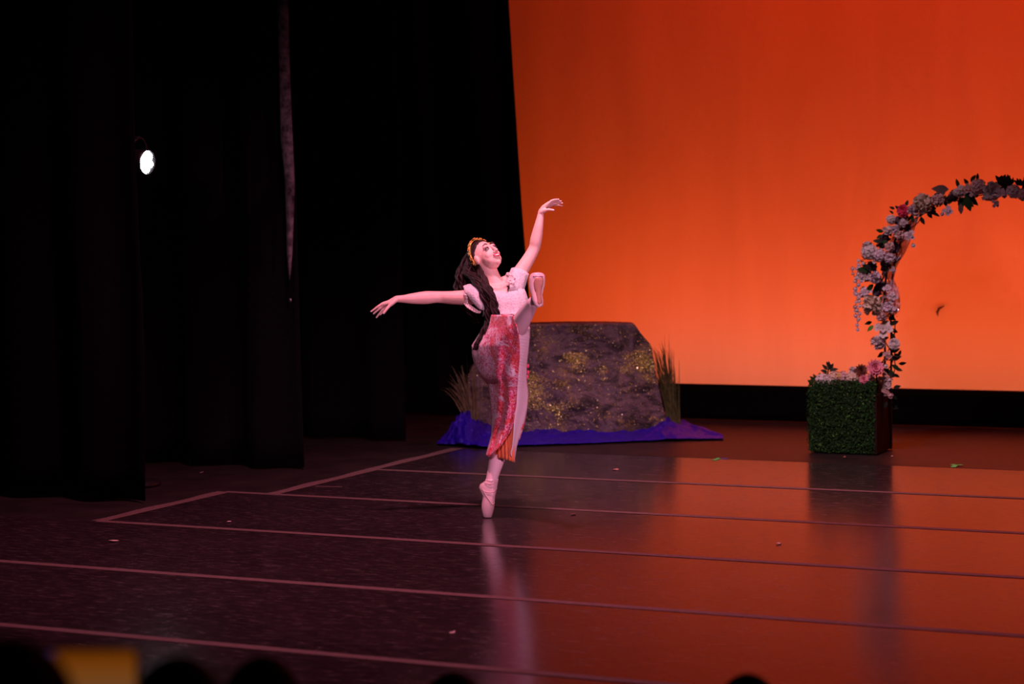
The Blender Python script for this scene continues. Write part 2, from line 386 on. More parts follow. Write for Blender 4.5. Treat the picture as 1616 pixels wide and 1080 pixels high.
# ------------------------------------------------------------------ side lamp on its boom
LC = onY(231, 256, 11.55)
view = (Vector(CAMP) - LC).normalized()
side = Vector((0, 0, 1)).cross(view).normalized()          # to the right in the picture
nd = (view * .60 + side * .80 + Vector((0, 0, -.10))).normalized()
e1 = Vector((0, 0, 1)); e1 = (e1 - nd * e1.dot(nd)).normalized(); e2 = nd.cross(e1)
pl = thing('led_side_lamp', 'small round LED stage lamp shining white between the side curtains', 'stage light')
def disc(c, r, n=20): return [c + (e1 * math.cos(2 * PI * k / n) + e2 * math.sin(2 * PI * k / n)) * r for k in range(n)]
MB().rings([disc(LC - nd * .16, .055), disc(LC - nd * .14, .075), disc(LC - nd * .02, .085), disc(LC + nd * .012, .089), disc(LC + nd * .012, .083), disc(LC - nd * .004, .082)]).build('housing', 'lamp_black', pl)
for rr_, nn, ph in ((.0, 1, 0), (.050, 6, .25)):
    for k in range(nn):
        a = 2 * PI * k / nn + ph
        c = LC + (e1 * math.cos(a) + e2 * math.sin(a)) * rr_
        MB().ell(c + nd * .002, (e1 * .026, e2 * .026, nd * .006), 10, 6).build('led_lens', 'led_white', pl)
yk = [LC - nd * .07 + e2 * .10 * math.cos(t) - e1 * .0 + (e1 * .16) * math.sin(t) for t in [PI * i / 12 for i in range(13)]]
MB().tube(yk, .008, 8).build('yoke', 'lamp_black', pl)
bx, by = LC.x - .30, LC.y + .12
MB().tube([LC - nd * .07 + e1 * .16, Vector((bx, by, LC.z + .16))], .012, 8).build('side_arm', 'lamp_black', pl)
bs = thing('lighting_boom', 'black vertical lighting pipe on a round base behind the nearest side curtain', 'stand')
MB().tube([(bx, by, .02), (bx, by, 3.6)], .024, 12).build('pipe', 'lamp_black', bs)
MB().rings([[(bx + .22 * math.cos(a) * s, by + .22 * math.sin(a) * s, z) for a in [2 * PI * k / 24 for k in range(24)]] for s, z in ((1, -.008), (1, .02), (.4, .035), (.15, .04))]).build('base', 'lamp_black', bs)
lamp('side_lamp_beam', 'SPOT', LC + nd * .05, LC + nd * 5, 25, (.85, .9, 1), spot_size=math.radians(50), spot_blend=.8, shadow_soft_size=.06)

# ================================================================== THE DANCER
D0 = depth(FOOT); PX = D0 / F                              # metres per pixel at the dancer
def P(x, y, w_=0): return atd(x, y, D0 - w_)
U, V, W = CR, CU, CB
person = thing('person', 'dancer on pointe in white blouse and red printed skirt, one leg kicked high, arms spread', 'person')

prim = []                                                   # (a, b, ra, rb, tag)
bod = MB()
def cap(path, tagn, n=14):
    """path rows (px, py, w, radius px): a tapered limb as one tube with round ends"""
    pts = catmull(path, max(2, (len(path) - 1) * 5 + 1)) if len(path) > 2 else [np.array(p, float) for p in path]
    ps = [P(p[0], p[1], p[2]) for p in pts]; rs = [p[3] * PX for p in pts]
    d0 = (ps[0] - ps[1]).normalized(); d1 = (ps[-1] - ps[-2]).normalized()
    pp = [ps[0] + d0 * rs[0] * .98, ps[0] + d0 * rs[0] * .75] + ps + [ps[-1] + d1 * rs[-1] * .75, ps[-1] + d1 * rs[-1] * .98]
    rr = [rs[0] * .12, rs[0] * .66] + rs + [rs[-1] * .66, rs[-1] * .12]
    bod.tube(pp, rr, n)
    for a, c, r1, r2 in zip(ps, ps[1:], rs, rs[1:]): prim.append((a, c, r1, r2, tagn))
# head frame
hf = (U * .478 + V * .57 + W * .668).normalized(); hu = (U * -.53 + V * .795 + W * -.30); hu = (hu - hf * hu.dot(hf)).normalized(); hl = hu.cross(hf)
HC = P(765.5, 403.5, -.02)
def Hd(x, y, z): return HC + hl * x + hu * y + hf * z
def hell(c, r, n=18, mrows=12):
    bod.ell(Hd(*c), (hl * r[0], hu * r[1], hf * r[2]), n, mrows); prim.append((Hd(*c), Hd(*c) + hu * .001, max(r), max(r), 'skin'))
hell((0, .020, -.022), (.073, .083, .092)); hell((0, -.03, .026), (.058, .086, .060)); hell((0, -.072, .044), (.041, .037, .036))
hell((0, -.098, .064), (.019, .017, .017)); hell((.033, -.036, .054), (.024, .026, .024)); hell((-.033, -.036, .054), (.024, .026, .024))
hell((.028, .018, .070), (.022, .012, .012)); hell((-.028, .018, .070), (.022, .012, .012)); hell((0, -.064, .080), (.024, .016, .013))
hell((.028, -.062, .044), (.027, .032, .027)); hell((-.028, -.062, .044), (.027, .032, .027)); hell((.036, -.044, .034), (.024, .036, .032)); hell((-.036, -.044, .034), (.024, .036, .032))
for k in range(6): t = k / 5; hell((0, lerp(.006, -.036, t), lerp(.086, .106, t)), (lerp(.008, .012, t), .010, lerp(.008, .010, t)), 10, 8)
for s in (-1, 1):
    hell((s * .011, -.040, .092), (.008, .007, .009), 10, 8)
    hell((s * .073, -.012, -.012), (.010, .031, .019), 12, 8)
# neck, torso
cap([(765, 412, -.03, 13.5), (773, 428, -.02, 12.2), (780, 444, -.01, 12.5), (787, 458, -.01, 17)], 'skin', 18)
def section(y, xl, xr, wf, wb, wc=0, n=28, dy=0):
    xc, hx = (xl + xr) / 2, (xr - xl) / 2; out = []
    for k in range(n):
        a = 2 * PI * k / n; c_, s_ = math.cos(a), math.sin(a)
        c_ = math.copysign(abs(c_) ** .85, c_); s_ = math.copysign(abs(s_) ** .85, s_)
        out.append((xc + hx * c_, y + dy * c_, wc + (wf if s_ > 0 else wb) * s_))
    return out
tors = [(446, 772, 806, .03, .04), (451, 760, 816, .06, .065), (462, 759, 824, .085, .08), (474, 762, 826, .098, .08), (490, 766, 824, .085, .075), (506, 770, 820, .075, .075),
        (525, 764, 822, .085, .095), (545, 755, 824, .09, .12), (565, 752, 824, .09, .12), (585, 760, 820, .08, .10), (600, 774, 812, .05, .06)]
bod.rings([[P(*q) for q in section(*t)] for t in tors])
for t in tors: prim.append((P((t[1] + t[2]) / 2, t[0], 0), P((t[1] + t[2]) / 2 + 1, t[0], 0), .1, .1, 'skin'))
# collarbones and shoulder slopes
cap([(786, 456, .065, 3.4), (768, 455, .06, 3.2), (748, 461, .03, 4)], 'skin', 8); cap([(790, 456, .065, 3.4), (803, 447, .05, 3.2), (814, 440, .01, 4)], 'skin', 8)
cap([(778, 446, -.01, 9), (752, 462, .0, 11.5)], 'skin'); cap([(790, 446, -.02, 8), (812, 441, -.03, 11)], 'skin')
# arms
cap([(756, 466, .01, 12), (738, 469.5, .02, 12), (712, 470, .03, 10.6), (690, 469, .04, 9.3), (672, 470, .05, 10.4), (650, 471.5, .06, 8.4), (636, 472, .065, 6.2), (625, 472, .07, 5.2)], 'skin', 16)
cap([(808, 447, -.02, 12), (820, 431, -.03, 11.8), (834, 409, -.05, 10.2), (843, 392, -.06, 9.2), (846, 378, -.05, 9.5), (850, 358, -.04, 7.6), (853, 341, -.04, 5.4), (853.5, 335, -.04, 4.9)], 'skin', 16)
def finger(pts, r0=2.25, r1=1.55):
    cap([(*p, lerp(r0, r1, i / (len(pts) - 1))) for i, p in enumerate(pts)], 'skin', 8)
    x, y, w_ = pts[-1]; x1, y1, w1 = pts[-2]
    q = P(x + (x - x1) * .1, y + (y - y1) * .1, w_ + .004); prim.append((q, q + W * .0005, .0062, .0062, 'nail'))
# right hand (stretched to the left of the picture)
for kx, ky, kw in ((603, 480, .085), (604.5, 482.5, .07), (606.5, 485, .055), (609, 486.5, .04)):
    cap([(626, 472, .07, 4.6), (616, 476.5, (.07 + kw) / 2 + .002, 3.9), (kx, ky, kw, 2.8)], 'skin', 10)
finger([(603, 480, .085), (597, 483.5, .088), (591, 488, .085), (585.5, 492, .08)]); finger([(604.5, 482.5, .07), (598.5, 487.5, .074), (594, 491.5, .07), (589.5, 495.5, .062)])
finger([(606.5, 485, .055), (602, 490.5, .06), (598, 496, .055), (593.8, 501.5, .048)]); finger([(609, 486.5, .04), (606, 490, .042), (603, 493.5, .036), (600, 497, .03)])
cap([(624, 474, .08, 4.2), (616, 481, .095, 3.6)], 'skin', 10); finger([(616, 481, .095), (611, 487, .105), (605.5, 494.5, .105)], 2.9, 2.1)
# left hand (raised)
for kx, ky, kw in ((866.5, 320, -.02), (868, 322, -.035), (868, 324.5, -.048), (866, 327, -.06)):
    cap([(853.5, 334, -.04, 4.4), (859, 326.5, (-.04 + kw) / 2, 3.8), (kx, ky, kw, 2.7)], 'skin', 10)
finger([(866.5, 320, -.02), (871, 316.5, -.018), (876.5, 315, -.02), (882, 314.8, -.02)], 2.2, 1.4); finger([(868, 322, -.035), (873, 318.5, -.03), (879, 317.2, -.032), (885.5, 317.5, -.035)], 2.2, 1.4)
finger([(868, 324.5, -.048), (874, 322, -.045), (881, 320.5, -.045), (888, 320.8, -.05)], 2.2, 1.4); finger([(866, 327, -.06), (872, 324, -.062), (880, 324, -.06), (887.5, 325.2, -.06)], 2.1, 1.4)
cap([(854, 335, -.03, 4), (861, 331.5, -.012, 3.2)], 'skin', 10); finger([(861, 331.5, -.012), (866.5, 331, -.005), (873.5, 331.8, -.002)], 2.6, 1.9)
# standing leg, raised leg
cap([(790, 575, -.01, 26), (796, 615, 0, 21), (798, 655, .01, 16), (796, 672, .01, 14.5), (791, 700, -.005, 13.8), (785, 722, -.01, 12.8), (779, 745, -.005, 10.2), (775.5, 760, 0, 9.3), (772, 775, 0, 9), (771, 790, 0, 8.4), (770, 806, 0, 6.4)], 'tights', 18)
cap([(790, 572, .04, 26), (800, 548, .22, 22), (812, 525, .36, 16), (821, 510, .48, 14.2), (830, 495, .58, 12.2), (837, 484, .655, 10), (842, 477, .71, 9)], 'tights', 18)
cap([(844, 475, .75, 7), (847.5, 458, .785, 6.5), (848, 442, .795, 6)], 'tights', 12)
bodo = bod.build('body', ['skin', 'tights', 'nail'])
rm = bodo.modifiers.new('r', 'REMESH'); rm.mode = 'VOXEL'; rm.voxel_size = .0038; rm.use_smooth_shade = True
sm = bodo.modifiers.new('s', 'SMOOTH'); sm.factor = .5; sm.iterations = 6
dg = bpy.context.evaluated_depsgraph_get(); dg.update()
me = bpy.data.meshes.new_from_object(bodo.evaluated_get(dg)); old = bodo.data
bodo.modifiers.clear(); bodo.data = me; bpy.data.meshes.remove(old); bodo.parent = person
nP = len(me.polygons); cen = np.zeros(nP * 3); me.polygons.foreach_get('center', cen); cen = cen.reshape(-1, 3)
best = np.full(nP, 1e9); mi = np.zeros(nP, int)
for a, c, r1, r2, tg in prim:
    a, c = np.array(a), np.array(c); d = c - a; t = np.clip((cen - a) @ d / max(d @ d, 1e-12), 0, 1)
    dist = np.linalg.norm(cen - a - t[:, None] * d, axis=1) - (r1 + (r2 - r1) * t)
    if tg == 'nail': dist = np.where(dist < 0, -1, 1e9)
    k = dist < best; best[k] = dist[k]; mi[k] = {'skin': 0, 'tights': 1, 'nail': 2}[tg]
me.polygons.foreach_set('material_index', mi); me.polygons.foreach_set('use_smooth', [True] * nP)
if len(me.materials) == 0:
    for x in ('skin', 'tights', 'nail'): me.materials.append(MATS[x])

# face details
for s in (-1, 1):
    e = thing_eye = MB(); e.ell(Hd(s * .029, -.001, .0755), (hl * .0155, hu * .0060, hf * .0085), 12, 8)
    eo = e.build('eye', 'eye_white', person)
    MB().ell(Hd(s * .029 + .002, .001, .0805), (hl * .0075, hu * .0058, hf * .0046), 10, 6).build('iris', 'lash', eo)
    MB().tube([Hd(s * (.029 + .017 * t), .0065 - .006 * t * t + .001 * s * t, .081 - .006 * abs(t)) for t in (-1, -.6, -.2, .2, .6, 1)], [.0018, .003, .0036, .0036, .0036, .0026], 6).build('eyelashes', 'lash', eo)
    MB().ell(Hd(s * .030, .011, .0775), (hl * .016, hu * .006, hf * .006), 12, 8).build('eyelid', 'eye_shadow', eo)
    MB().tube([Hd(s * (.031 + .021 * t), .029 + .005 * (1 - t * t) - .002 * t, .0815 - .0065 * (t + .2) ** 2) for t in (-1, -.5, 0, .5, 1)], [.003, .004, .004, .0034, .0018], 6).build('eyebrow', 'brow', person)
def mouthp(t, y, z): return Hd(.0285 * t, -.061 + y + .006 * t * t, .0935 - .011 * t * t + z)
T7 = [-1, -.7, -.35, 0, .35, .7, 1]
MB().tube([mouthp(t, .0055 * (1 - abs(t)) + .001, .0005) for t in T7], [.0015, .003, .0038, .0034, .0038, .003, .0015], 8).build('upper_lip', 'lip_red', person)
MB().tube([mouthp(t, -.0105 * (1 - t * t), .0005) for t in T7], [.0015, .003, .0038, .004, .0038, .003, .0015], 8).build('lower_lip', 'lip_red', person)
MB().grid([[mouthp(t * .85, .005 * (1 - t * t), .0012), mouthp(t * .85, -.003, .0022 - .001 * t * t), mouthp(t * .85, -.0085 * (1 - t * t), .0012)] for t in T7]).build('teeth', 'tooth', person)

# hair: cap on the skull plus long wavy locks
rows = []; hb = MB(); cc = (0, .022, -.025); rad = (.080, .090, .0985); n, mr = 48, 32; vs = []; keep = []
for i in range(mr + 1):
    th = PI * i / mr
    for k in range(n):
        ph = 2 * PI * k / n; x, y, z = math.sin(th) * math.cos(ph), math.cos(th), math.sin(th) * math.sin(ph)
        lim = .30 + .82 * y if y > -.38 else -.40
        keep.append(z < lim and not (y < -.5 and z > -.3))
        f = 1 + .018 * math.sin(18 * ph + 6 * th) * (y < .95)
        vs.append(Hd(cc[0] + x * rad[0] * f, cc[1] + y * rad[1] * f, cc[2] + z * rad[2] * f))
fs = [(i * n + k, i * n + (k + 1) % n, (i + 1) * n + (k + 1) % n, (i + 1) * n + k) for i in range(mr) for k in range(n)]
hb.add(vs, [f for f in fs if all(keep[q] for q in f)])
hair = solid(hb.build('hair', 'hair_brown', person), .008, 0, -1)
def lock(guide, spread, rpx, seed, amp=2.2, waves=7, n=64):
    r = random.Random(seed); ox, oy, ow = r.gauss(0, 1), r.gauss(0, 1), r.gauss(0, .4)
    ph = r.random() * 6.3; f = waves * r.uniform(.8, 1.2); pts = []
    for k, p in enumerate(catmull(guide, n)):
        t = k / (n - 1); sp = spread * (.35 + .9 * math.sin(PI * min(1, t * 1.02)) ** .7)
        a = amp * min(1, t * 3 + .1)
        pts.append(P(p[0] + ox * sp + a * math.sin(f * 2 * PI * t + ph), p[1] + oy * sp * .35, p[2] + ow * sp * .007 + a * .004 * math.cos(f * 2 * PI * t + ph)))
    rad = [rpx * PX * (math.sin(PI * min(.98, .12 + .86 * k / (n - 1))) ** .5) for k in range(n)]
    return pts, rad
lk = MB()
gA = [(748, 398, -.04), (742, 414, -.05), (740, 430, -.02), (757, 446, .09), (768, 466, .14), (775, 490, .14), (771, 515, .15), (758, 538, .16), (749, 552, .16)]
gB = [(757, 410, -.02), (757, 426, .0), (760, 440, .07), (767, 456, .13), (775, 478, .14), (779, 500, .14), (776, 518, .15), (764, 536, .16), (755, 548, .16)]
gC = [(746, 392, -.06), (738, 410, -.08), (731, 432, -.08), (729, 450, -.07), (732, 468, -.08), (742, 490, -.1), (752, 510, -.1)]
gD = [(752, 404, -.07), (750, 424, -.09), (748, 444, -.10), (752, 468, -.11), (760, 492, -.1)]
for i in range(46): lk.tube(*lock(gA, 3.2, 2.3, i), 6)
for i in range(34): lk.tube(*lock(gB, 2.8, 2.2, 100 + i), 6)
for i in range(30): lk.tube(*lock(gC, 3.6, 2.3, 200 + i, 2.0, 5), 6)
for i in range(26): lk.tube(*lock(gD, 5.0, 2.6, 300 + i, 2.0, 4), 6)
gE = [(786, 430, -.08), (795, 440, -.05), (799, 447, .02), (803, 453, .07), (800, 460, .10)]
for i in range(4): lk.tube(*lock(gE, .7, .75, 400 + i, 1.3, 3), 6)
lk.build('long_locks', 'hair_brown', person)

# gold flower crown from ear to ear over the top of the head
cr = MB()
def crp(a, off=0, sh=0):   # a: angle over the head from her right ear (-) to left (+)
    return Hd(.086 * math.sin(a) * (1 + off), .026 + .092 * math.cos(a) * (1 + off), -.022 + .030 * math.cos(a) + sh)
cr.tube([crp(lerp(-2.0, 2.0, i / 40)) for i in range(41)], .004, 6)
cro = cr.build('flower_crown', 'gold_leaf', person)
r = random.Random(3)
for i in range(14):
    a = lerp(-2.0, 2.0, i / 13); c = crp(a, .06, r.uniform(-.006, .006)); out = (c - Hd(0, .03, -.01)).normalized(); fm = MB()
    ta = out.orthogonal().normalized(); tb = out.cross(ta)
    for k in range(5):
        q = 2 * PI * k / 5 + r.random() * .4; d = ta * math.cos(q) + tb * math.sin(q); s_ = out.cross(d); R = r.uniform(.014, .019)
        fm.add([c, c + d * R * .6 + s_ * R * .4 + out * .005, c + d * R + out * .004, c + d * R * .6 - s_ * R * .4 + out * .005], [(0, 1, 2, 3)])
    fm.ell(c + out * .004, (ta * .004, tb * .004, out * .004), 8, 5)
    solid(fm.build('gold_blossom', 'gold_flower' if i % 2 else 'gold_leaf', cro), .0015)

# blouse
def tube_loft(rows_, name, m_, parent, thick=.004, fold=None, n=56):
    rings = []
    for i, t in enumerate(rows_):
        s_ = section(*t, n=n)
        rings.append([P(x, y, w_) for x, y, w_ in s_])
    return rings
def blouse_ring(t, xl, xr, wf, wb, ytop, ybot, n=72):
    out = []
    xc, hx = (xl + xr) / 2, (xr - xl) / 2
    for k in range(n):
        a = 2 * PI * k / n; c_, s_ = math.cos(a), math.sin(a)
        cc_ = math.copysign(abs(c_) ** .8, c_); ss_ = math.copysign(abs(s_) ** .8, s_)
        fold = 1 + (.012 + .05 * t) * math.sin(a * 11 + 1.3 * math.sin(a * 3)) * (.3 + t)
        yt = ytop + (8 * max(0, s_) ** 2 if t < .01 else 0)
        out.append(P(xc + hx * cc_ * fold, lerp(yt, ybot, 0), (wf if s_ > 0 else wb) * ss_ * fold))
    return out
br = MB(); rings = []
for i, (y, xl, xr, wf, wb) in enumerate([(452, 764, 822, .072, .075), (456, 761, 827, .09, .085), (462, 758, 829.5, .10, .09), (470, 758, 832, .112, .092), (480, 761, 833.5, .112, .09), (489, 763, 833.5, .108, .09), (495, 764, 834, .112, .093), (499, 763, 835, .118, .097)]):
    t = max(0, (i - 3) / 4); xc, hx = (xl + xr) / 2, (xr - xl) / 2; ring = []
    for k in range(96):
        a = 2 * PI * k / 96; c_, s_ = math.cos(a), math.sin(a)
        f = 1 + (.010 + .035 * t) * math.sin(a * 13 + 1.5 * math.sin(a * 3))
        scoop = (8 - 2.2 * i) * max(0, s_) ** 1.5 if i < 4 else 0
        rag = 1.3 * math.sin(a * 17) * (i == 7)
        ring.append(P(xc + hx * math.copysign(abs(c_) ** .85, c_) * f, y + scoop + rag - (2 if i == 7 and s_ > 0 else 0) * s_, (wf if s_ > 0 else wb) * math.copysign(abs(s_) ** .85, s_) * f))
    rings.append(ring)
blouse = solid(br.rings(rings, True, False).build('blouse', 'lace', person), .004)
# cap sleeve on the raised arm
sl = MB(); ax0, ax1 = P(808, 463, .01), P(821, 428, -.03); rings = []
axd = (ax1 - ax0).normalized(); pa = axd.cross(W).normalized(); pb = axd.cross(pa)
for i, (t, rpx) in enumerate(((-.05, 15), (.25, 15.5), (.55, 15), (.8, 14.4), (.98, 14))):
    c = ax0.lerp(ax1, t)
    rings.append([c + (pa * math.cos(a) + pb * math.sin(a)) * rpx * PX * (1 + .03 * math.sin(9 * a + i)) for a in [2 * PI * k / 48 for k in range(48)]])
solid(sl.rings(rings, True, False).build('sleeve', 'lace', person), .004)
rf = MB(); rows = []
for k in range(40):
    t = k / 39; p = np.array(catmull([(797.5, 434, .03), (801, 430, .055), (807, 433, .07), (812, 441, .075), (804, 444, .08), (799, 442, .08)], 40)[k])
    rows.append([P(p[0], p[1], p[2]), P(p[0] + 3 + 2.0 * math.sin(k * 1.1), p[1] + 4 + 1.5 * math.cos(k * 1.1), p[2] + .015 + .006 * math.sin(k * 1.4))])
solid(rf.grid(rows).build('ruffle', 'ruffle', person), .003, 1)
# flutter sleeve on the stretched arm
def patch(rows_, name, m_, parent, nu=28, nv=12, rip=0, thick=.004):
    cols = [catmull(r_, nu) for r_ in rows_]; mb = MB(); out = []
    for k in range(nu):
        cv = catmull([c_[k] for c_ in cols], nv)
        out.append([P(q[0], q[1], q[2] + rip * math.sin(k * 1.3) * (j / (nv - 1))) for j, q in enumerate(cv)])
    return solid(mb.grid(out).build(name, m_, parent), thick)
patch([[(733, 459, .10), (741, 472, .115), (750, 482, .125), (757, 488.5, .13), (765, 490, .12)],
       [(732.5, 454, .085), (744, 464, .135), (753, 474, .145), (760, 481, .145), (766, 487, .12)],
       [(737, 449.5, .06), (749, 455, .12), (757, 464, .135), (763, 473, .13), (767, 480, .11)],
       [(744, 448.5, .03), (756, 449, .08), (764, 456, .10), (768, 464, .10), (770, 470, .09)]], 'sleeve', 'lace', person)
patch([[(733, 476, .06), (739, 479, .085), (746, 484, .095), (753, 489, .10), (760, 491, .10)],
       [(732, 480, .07), (737, 486, .095), (744, 490.5, .105), (751, 494, .11), (757, 495, .11)]], 'sleeve_frill', 'ruffle', person, 40, 6, .008)
patch([[(731, 452, .07), (733, 458, .09), (731.5, 465, .095), (734, 472, .09), (731.5, 480, .07)],
       [(735, 450, .06), (737, 458, .10), (736, 465, .105), (738, 472, .10), (737, 481, .08)]], 'sleeve_frill', 'ruffle', person, 30, 6, .005)

# skirt: rows (pixel y, left, front crease between print and pleats, right, w of front, w of the crease, w back)
SK = [(497, 769, 809, 823, .08, .49, .10), (505, 768, 812, 830, .10, .50, .11), (516, 764, 816, 836.5, .13, .50, .13), (530, 754, 819, 836, .16, .47, .15), (545, 744.5, 820.5, 834.5, .18, .42, .17), (562, 745.5, 820.5, 832.5, .19, .37, .18),
      (577, 749.5, 819, 831, .19, .32, .18), (590, 755, 818, 831, .19, .29, .17), (598, 760.5, 817.5, 831, .19, .27, .15), (604, 769, 817, 831.5, .17, .25, .14), (615, 772, 816, 833, .15, .22, .13), (626, 773.5, 815.5, 833.5, .14, .20, .12), (642, 775, 814.5, 832, .13, .18, .12),
      (661, 776.5, 811.5, 828, .12, .16, .11), (680, 776, 808, 822, .12, .14, .11), (695, 773.5, 805, 817.5, .12, .13, .11), (708, 770, 802, 814, .12, .13, .11), (720, 766.5, 798, 812.5, .125, .13, .11)]
def skirt_row(y):
    return interp(SK, y)
def skp(y, s):
    """s 0..1: left edge -> over the front -> crease; a point of the printed front"""
    xl, xc_, xr, wf, wc_, wb = skirt_row(y); x = lerp(xl, xc_, s)
    w_ = wc_ * s ** .62 + wf * math.sin(PI * min(1, s * .62 + .0)) * .75 * (1 - s * .45)
    return x, y, w_
sk = MB(); rows = []; NS = 72; ys = list(np.linspace(497, 720, 66))
for y in ys:
    row = []; xl, xc_, xr, wf, wc_, wb = skirt_row(y); h = (y - 497) / 223
    # printed front
    for k in range(NS):
        s_ = k / (NS - 1); x, yy, w_ = skp(y, s_)
        hem = max(0, (y - 665) / 55) ** 1.4 * (-32 * s_ ** 2.2 + 1.5 * math.sin(s_ * 9))      # hem swings up towards the crease
        fl = (.010 + .010 * h) * math.sin(s_ * 15 + y * .045 + 2 * noise.noise((s_ * 2, y * .02, 1))) + .012 * noise.noise((s_ * 6, y * .035, 2))
        row.append(P(x, yy + hem, w_ + fl * math.sin(PI * s_) ** .5))
    rows.append(row)
sk.grid(rows)
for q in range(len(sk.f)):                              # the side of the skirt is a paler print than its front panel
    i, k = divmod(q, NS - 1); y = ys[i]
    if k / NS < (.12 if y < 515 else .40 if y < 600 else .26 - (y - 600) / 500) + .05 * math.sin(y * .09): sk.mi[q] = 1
sko = solid(sk.build('skirt_front', ['skirt_print', 'skirt_print_pale'], person), .004)
# back of the skirt
bk = MB(); rows = []
for y in ys[::2]:
    xl, xc_, xr, wf, wc_, wb = skirt_row(y); row = []
    for k in range(40):
        s_ = k / 39; a = PI * s_; x = lerp(xl, xr, .5 - .5 * math.cos(a))
        row.append(P(x, y + 6 * s_ * max(0, (y - 690) / 30), -wb * math.sin(a) * (1 + .06 * math.sin(s_ * 30)) + lerp(0, max(.03, wc_ - .16), s_ ** 3)))
    rows.append(row)
solid(bk.grid(rows).build('skirt_back', 'skirt_print_pale', person), .004)
# white pleated panel from the crease round to the right edge
pp = MB(); rows = []
ysp = list(np.linspace(500, 727, 180))
for i, y in enumerate(ysp):
    xl, xc_, xr, wf, wc_, wb = skirt_row(min(y, 720)); row = []
    step = .0045 * ((i % 4) / 3.0) if y < 610 else .0015 * ((i % 4) / 3.0)
    for k in range(11):
        s_ = k / 10
        row.append(P(lerp(xc_ - .5 + max(0, y - 660) * .14, xr, s_), y + 3 * s_ - (7 * (1 - s_) if y > 700 else 0) * (y - 700) / 27, lerp(wc_ - .004, max(.03, wc_ - .16), s_ ** 1.3) + step + .006 * math.sin(s_ * 7 + y * .03)))
    rows.append(row)
solid(pp.grid(rows).build('pleated_panel', 'pleat_white', person), .003)
# printed edging of the back hem showing beside the pleats, and the orange lining below
patch([[(831, 600, .03), (833.5, 622, .03), (832.5, 640, .03), (828, 668, .03), (820, 694, .03)], [(828, 600, .065), (829, 622, .07), (827, 640, .07), (822, 668, .07), (814, 694, .07)]], 'printed_edging', 'skirt_print', person, 40, 5)
patch([[(779, 690, .02), (790, 680, .06), (800, 668, .09), (810, 660, .10)], [(779, 708, .03), (791, 702, .07), (802, 698, .10), (811, 696, .10)], [(781, 724, .02), (792, 724, .07), (803, 727, .11), (811.5, 730, .10)]], 'skirt_lining', 'lining_orange', person, 30, 12, .006)
patch([[(793, 520, .15), (797, 512, .16), (803, 502, .17)], [(783, 512, .12), (790, 506, .13), (800, 499, .14)]], 'waist_sash', 'lining_orange', person, 16, 8, .004)
for i, (x, y) in enumerate(((834, 578), (834.5, 588), (833, 595))):
    MB().ell(P(x - 1, y, .0), (U * .009, V * .014, W * .01), 10, 8).build('red_trim', 'petal_hot', person)

# pointe shoes
def shoe_loft(secs, n=28):
    rings = []
    for (y, xl, xr, wf, wb, wc) in secs:
        rings.append([P(x, yy, w_) for x, yy, w_ in section(y, xl, xr, wf, wb, wc, n)])
    return rings
ss = [(817.3, 764, 774.8, .020, .020, 0), (816.2, 762.6, 776.2, .024, .024, 0), (811, 761.2, 777.6, .030, .028, 0), (804, 760, 779.4, .036, .033, 0), (797, 760, 780.4, .040, .036, 0), (790, 761, 781, .040, .036, 0), (783, 761.4, 781.6, .038, .036, 0),
      (777, 758.2, 783, .038, .038, 0), (770, 755.8, 784.6, .037, .038, 0), (764.5, 757.6, 785.4, .037, .038, 0), (760, 764.5, 786, .037, .038, 0), (757.5, 766.5, 786.6, .038, .038, 0)]
MB().rings(shoe_loft(ss)).build('pointe_shoe', 'satin_pink', person)
for pts in ([(764.5, 762), (772, 764.5), (780, 763), (786, 759)], [(766, 757), (774, 759.5), (786.5, 757)], [(760, 769), (766, 781), (772, 790), (777, 797), (780.5, 794)], [(784.5, 771), (778, 777), (768, 777), (760, 773)]):
    c = catmull([(x, y, .041 * math.sqrt(max(.05, 1 - ((x - 772) / 14.5) ** 2)) + .003) for x, y in pts], 20)
    MB().tube([P(*q) for q in c], .0034, 8, flat=.5).build('shoe_ribbon', 'satin_pink', person)
c = catmull([(771, 793, .041), (766, 786, .042), (765, 778, .041), (770, 775, .041), (776, 779, .040), (777, 789, .040), (773, 797, .042)], 24)
rs = [(430.0, 846, 850.5, .012, .015, .80), (430.5, 842, 854, .022, .026, .80), (432, 838.4, 857.8, .030, .034, .80), (434.5, 836.3, 859.6, .034, .038, .80), (442, 835.2, 860.4, .034, .042, .80), (451, 834.6, 859.6, .032, .045, .80), (459, 836.2, 857.4, .030, .046, .80), (466, 838.4, 856, .030, .046, .805), (474, 839.8, 857.4, .032, .046, .81), (481, 842.4, 857.4, .030, .042, .815), (485, 846.5, 854, .020, .03, .82)]
s2 = MB().rings(shoe_loft(rs)).build('pointe_shoe', 'satin_pink', person)
so = [(438.6, 842.2, 856.6), (442, 842, 857.6), (449, 842.4, 857), (456, 843.6, 855), (462, 845.2, 854), (468, 846, 854), (474, 845.6, 855.4), (478, 846.6, 855), (480.5, 849, 853)]
rows = [[P(lerp(xl, xr, t), y, .80 + .0366 + .012 * max(0, (y - 462) / 20) - .007 * (2 * t - 1) ** 2 - .002 * abs(y - 455) / 20) for t in np.linspace(0, 1, 9)] for y, xl, xr in so]
solid(MB().grid(rows).build('sole', 'shoe_leather', s2), .004)
MB().tube([P(x, 436.6 + .3 * math.sin(x), .832) for x in np.linspace(841, 857, 14)], .0032, 6).build('pleat_fold', 'eye_shadow', s2)

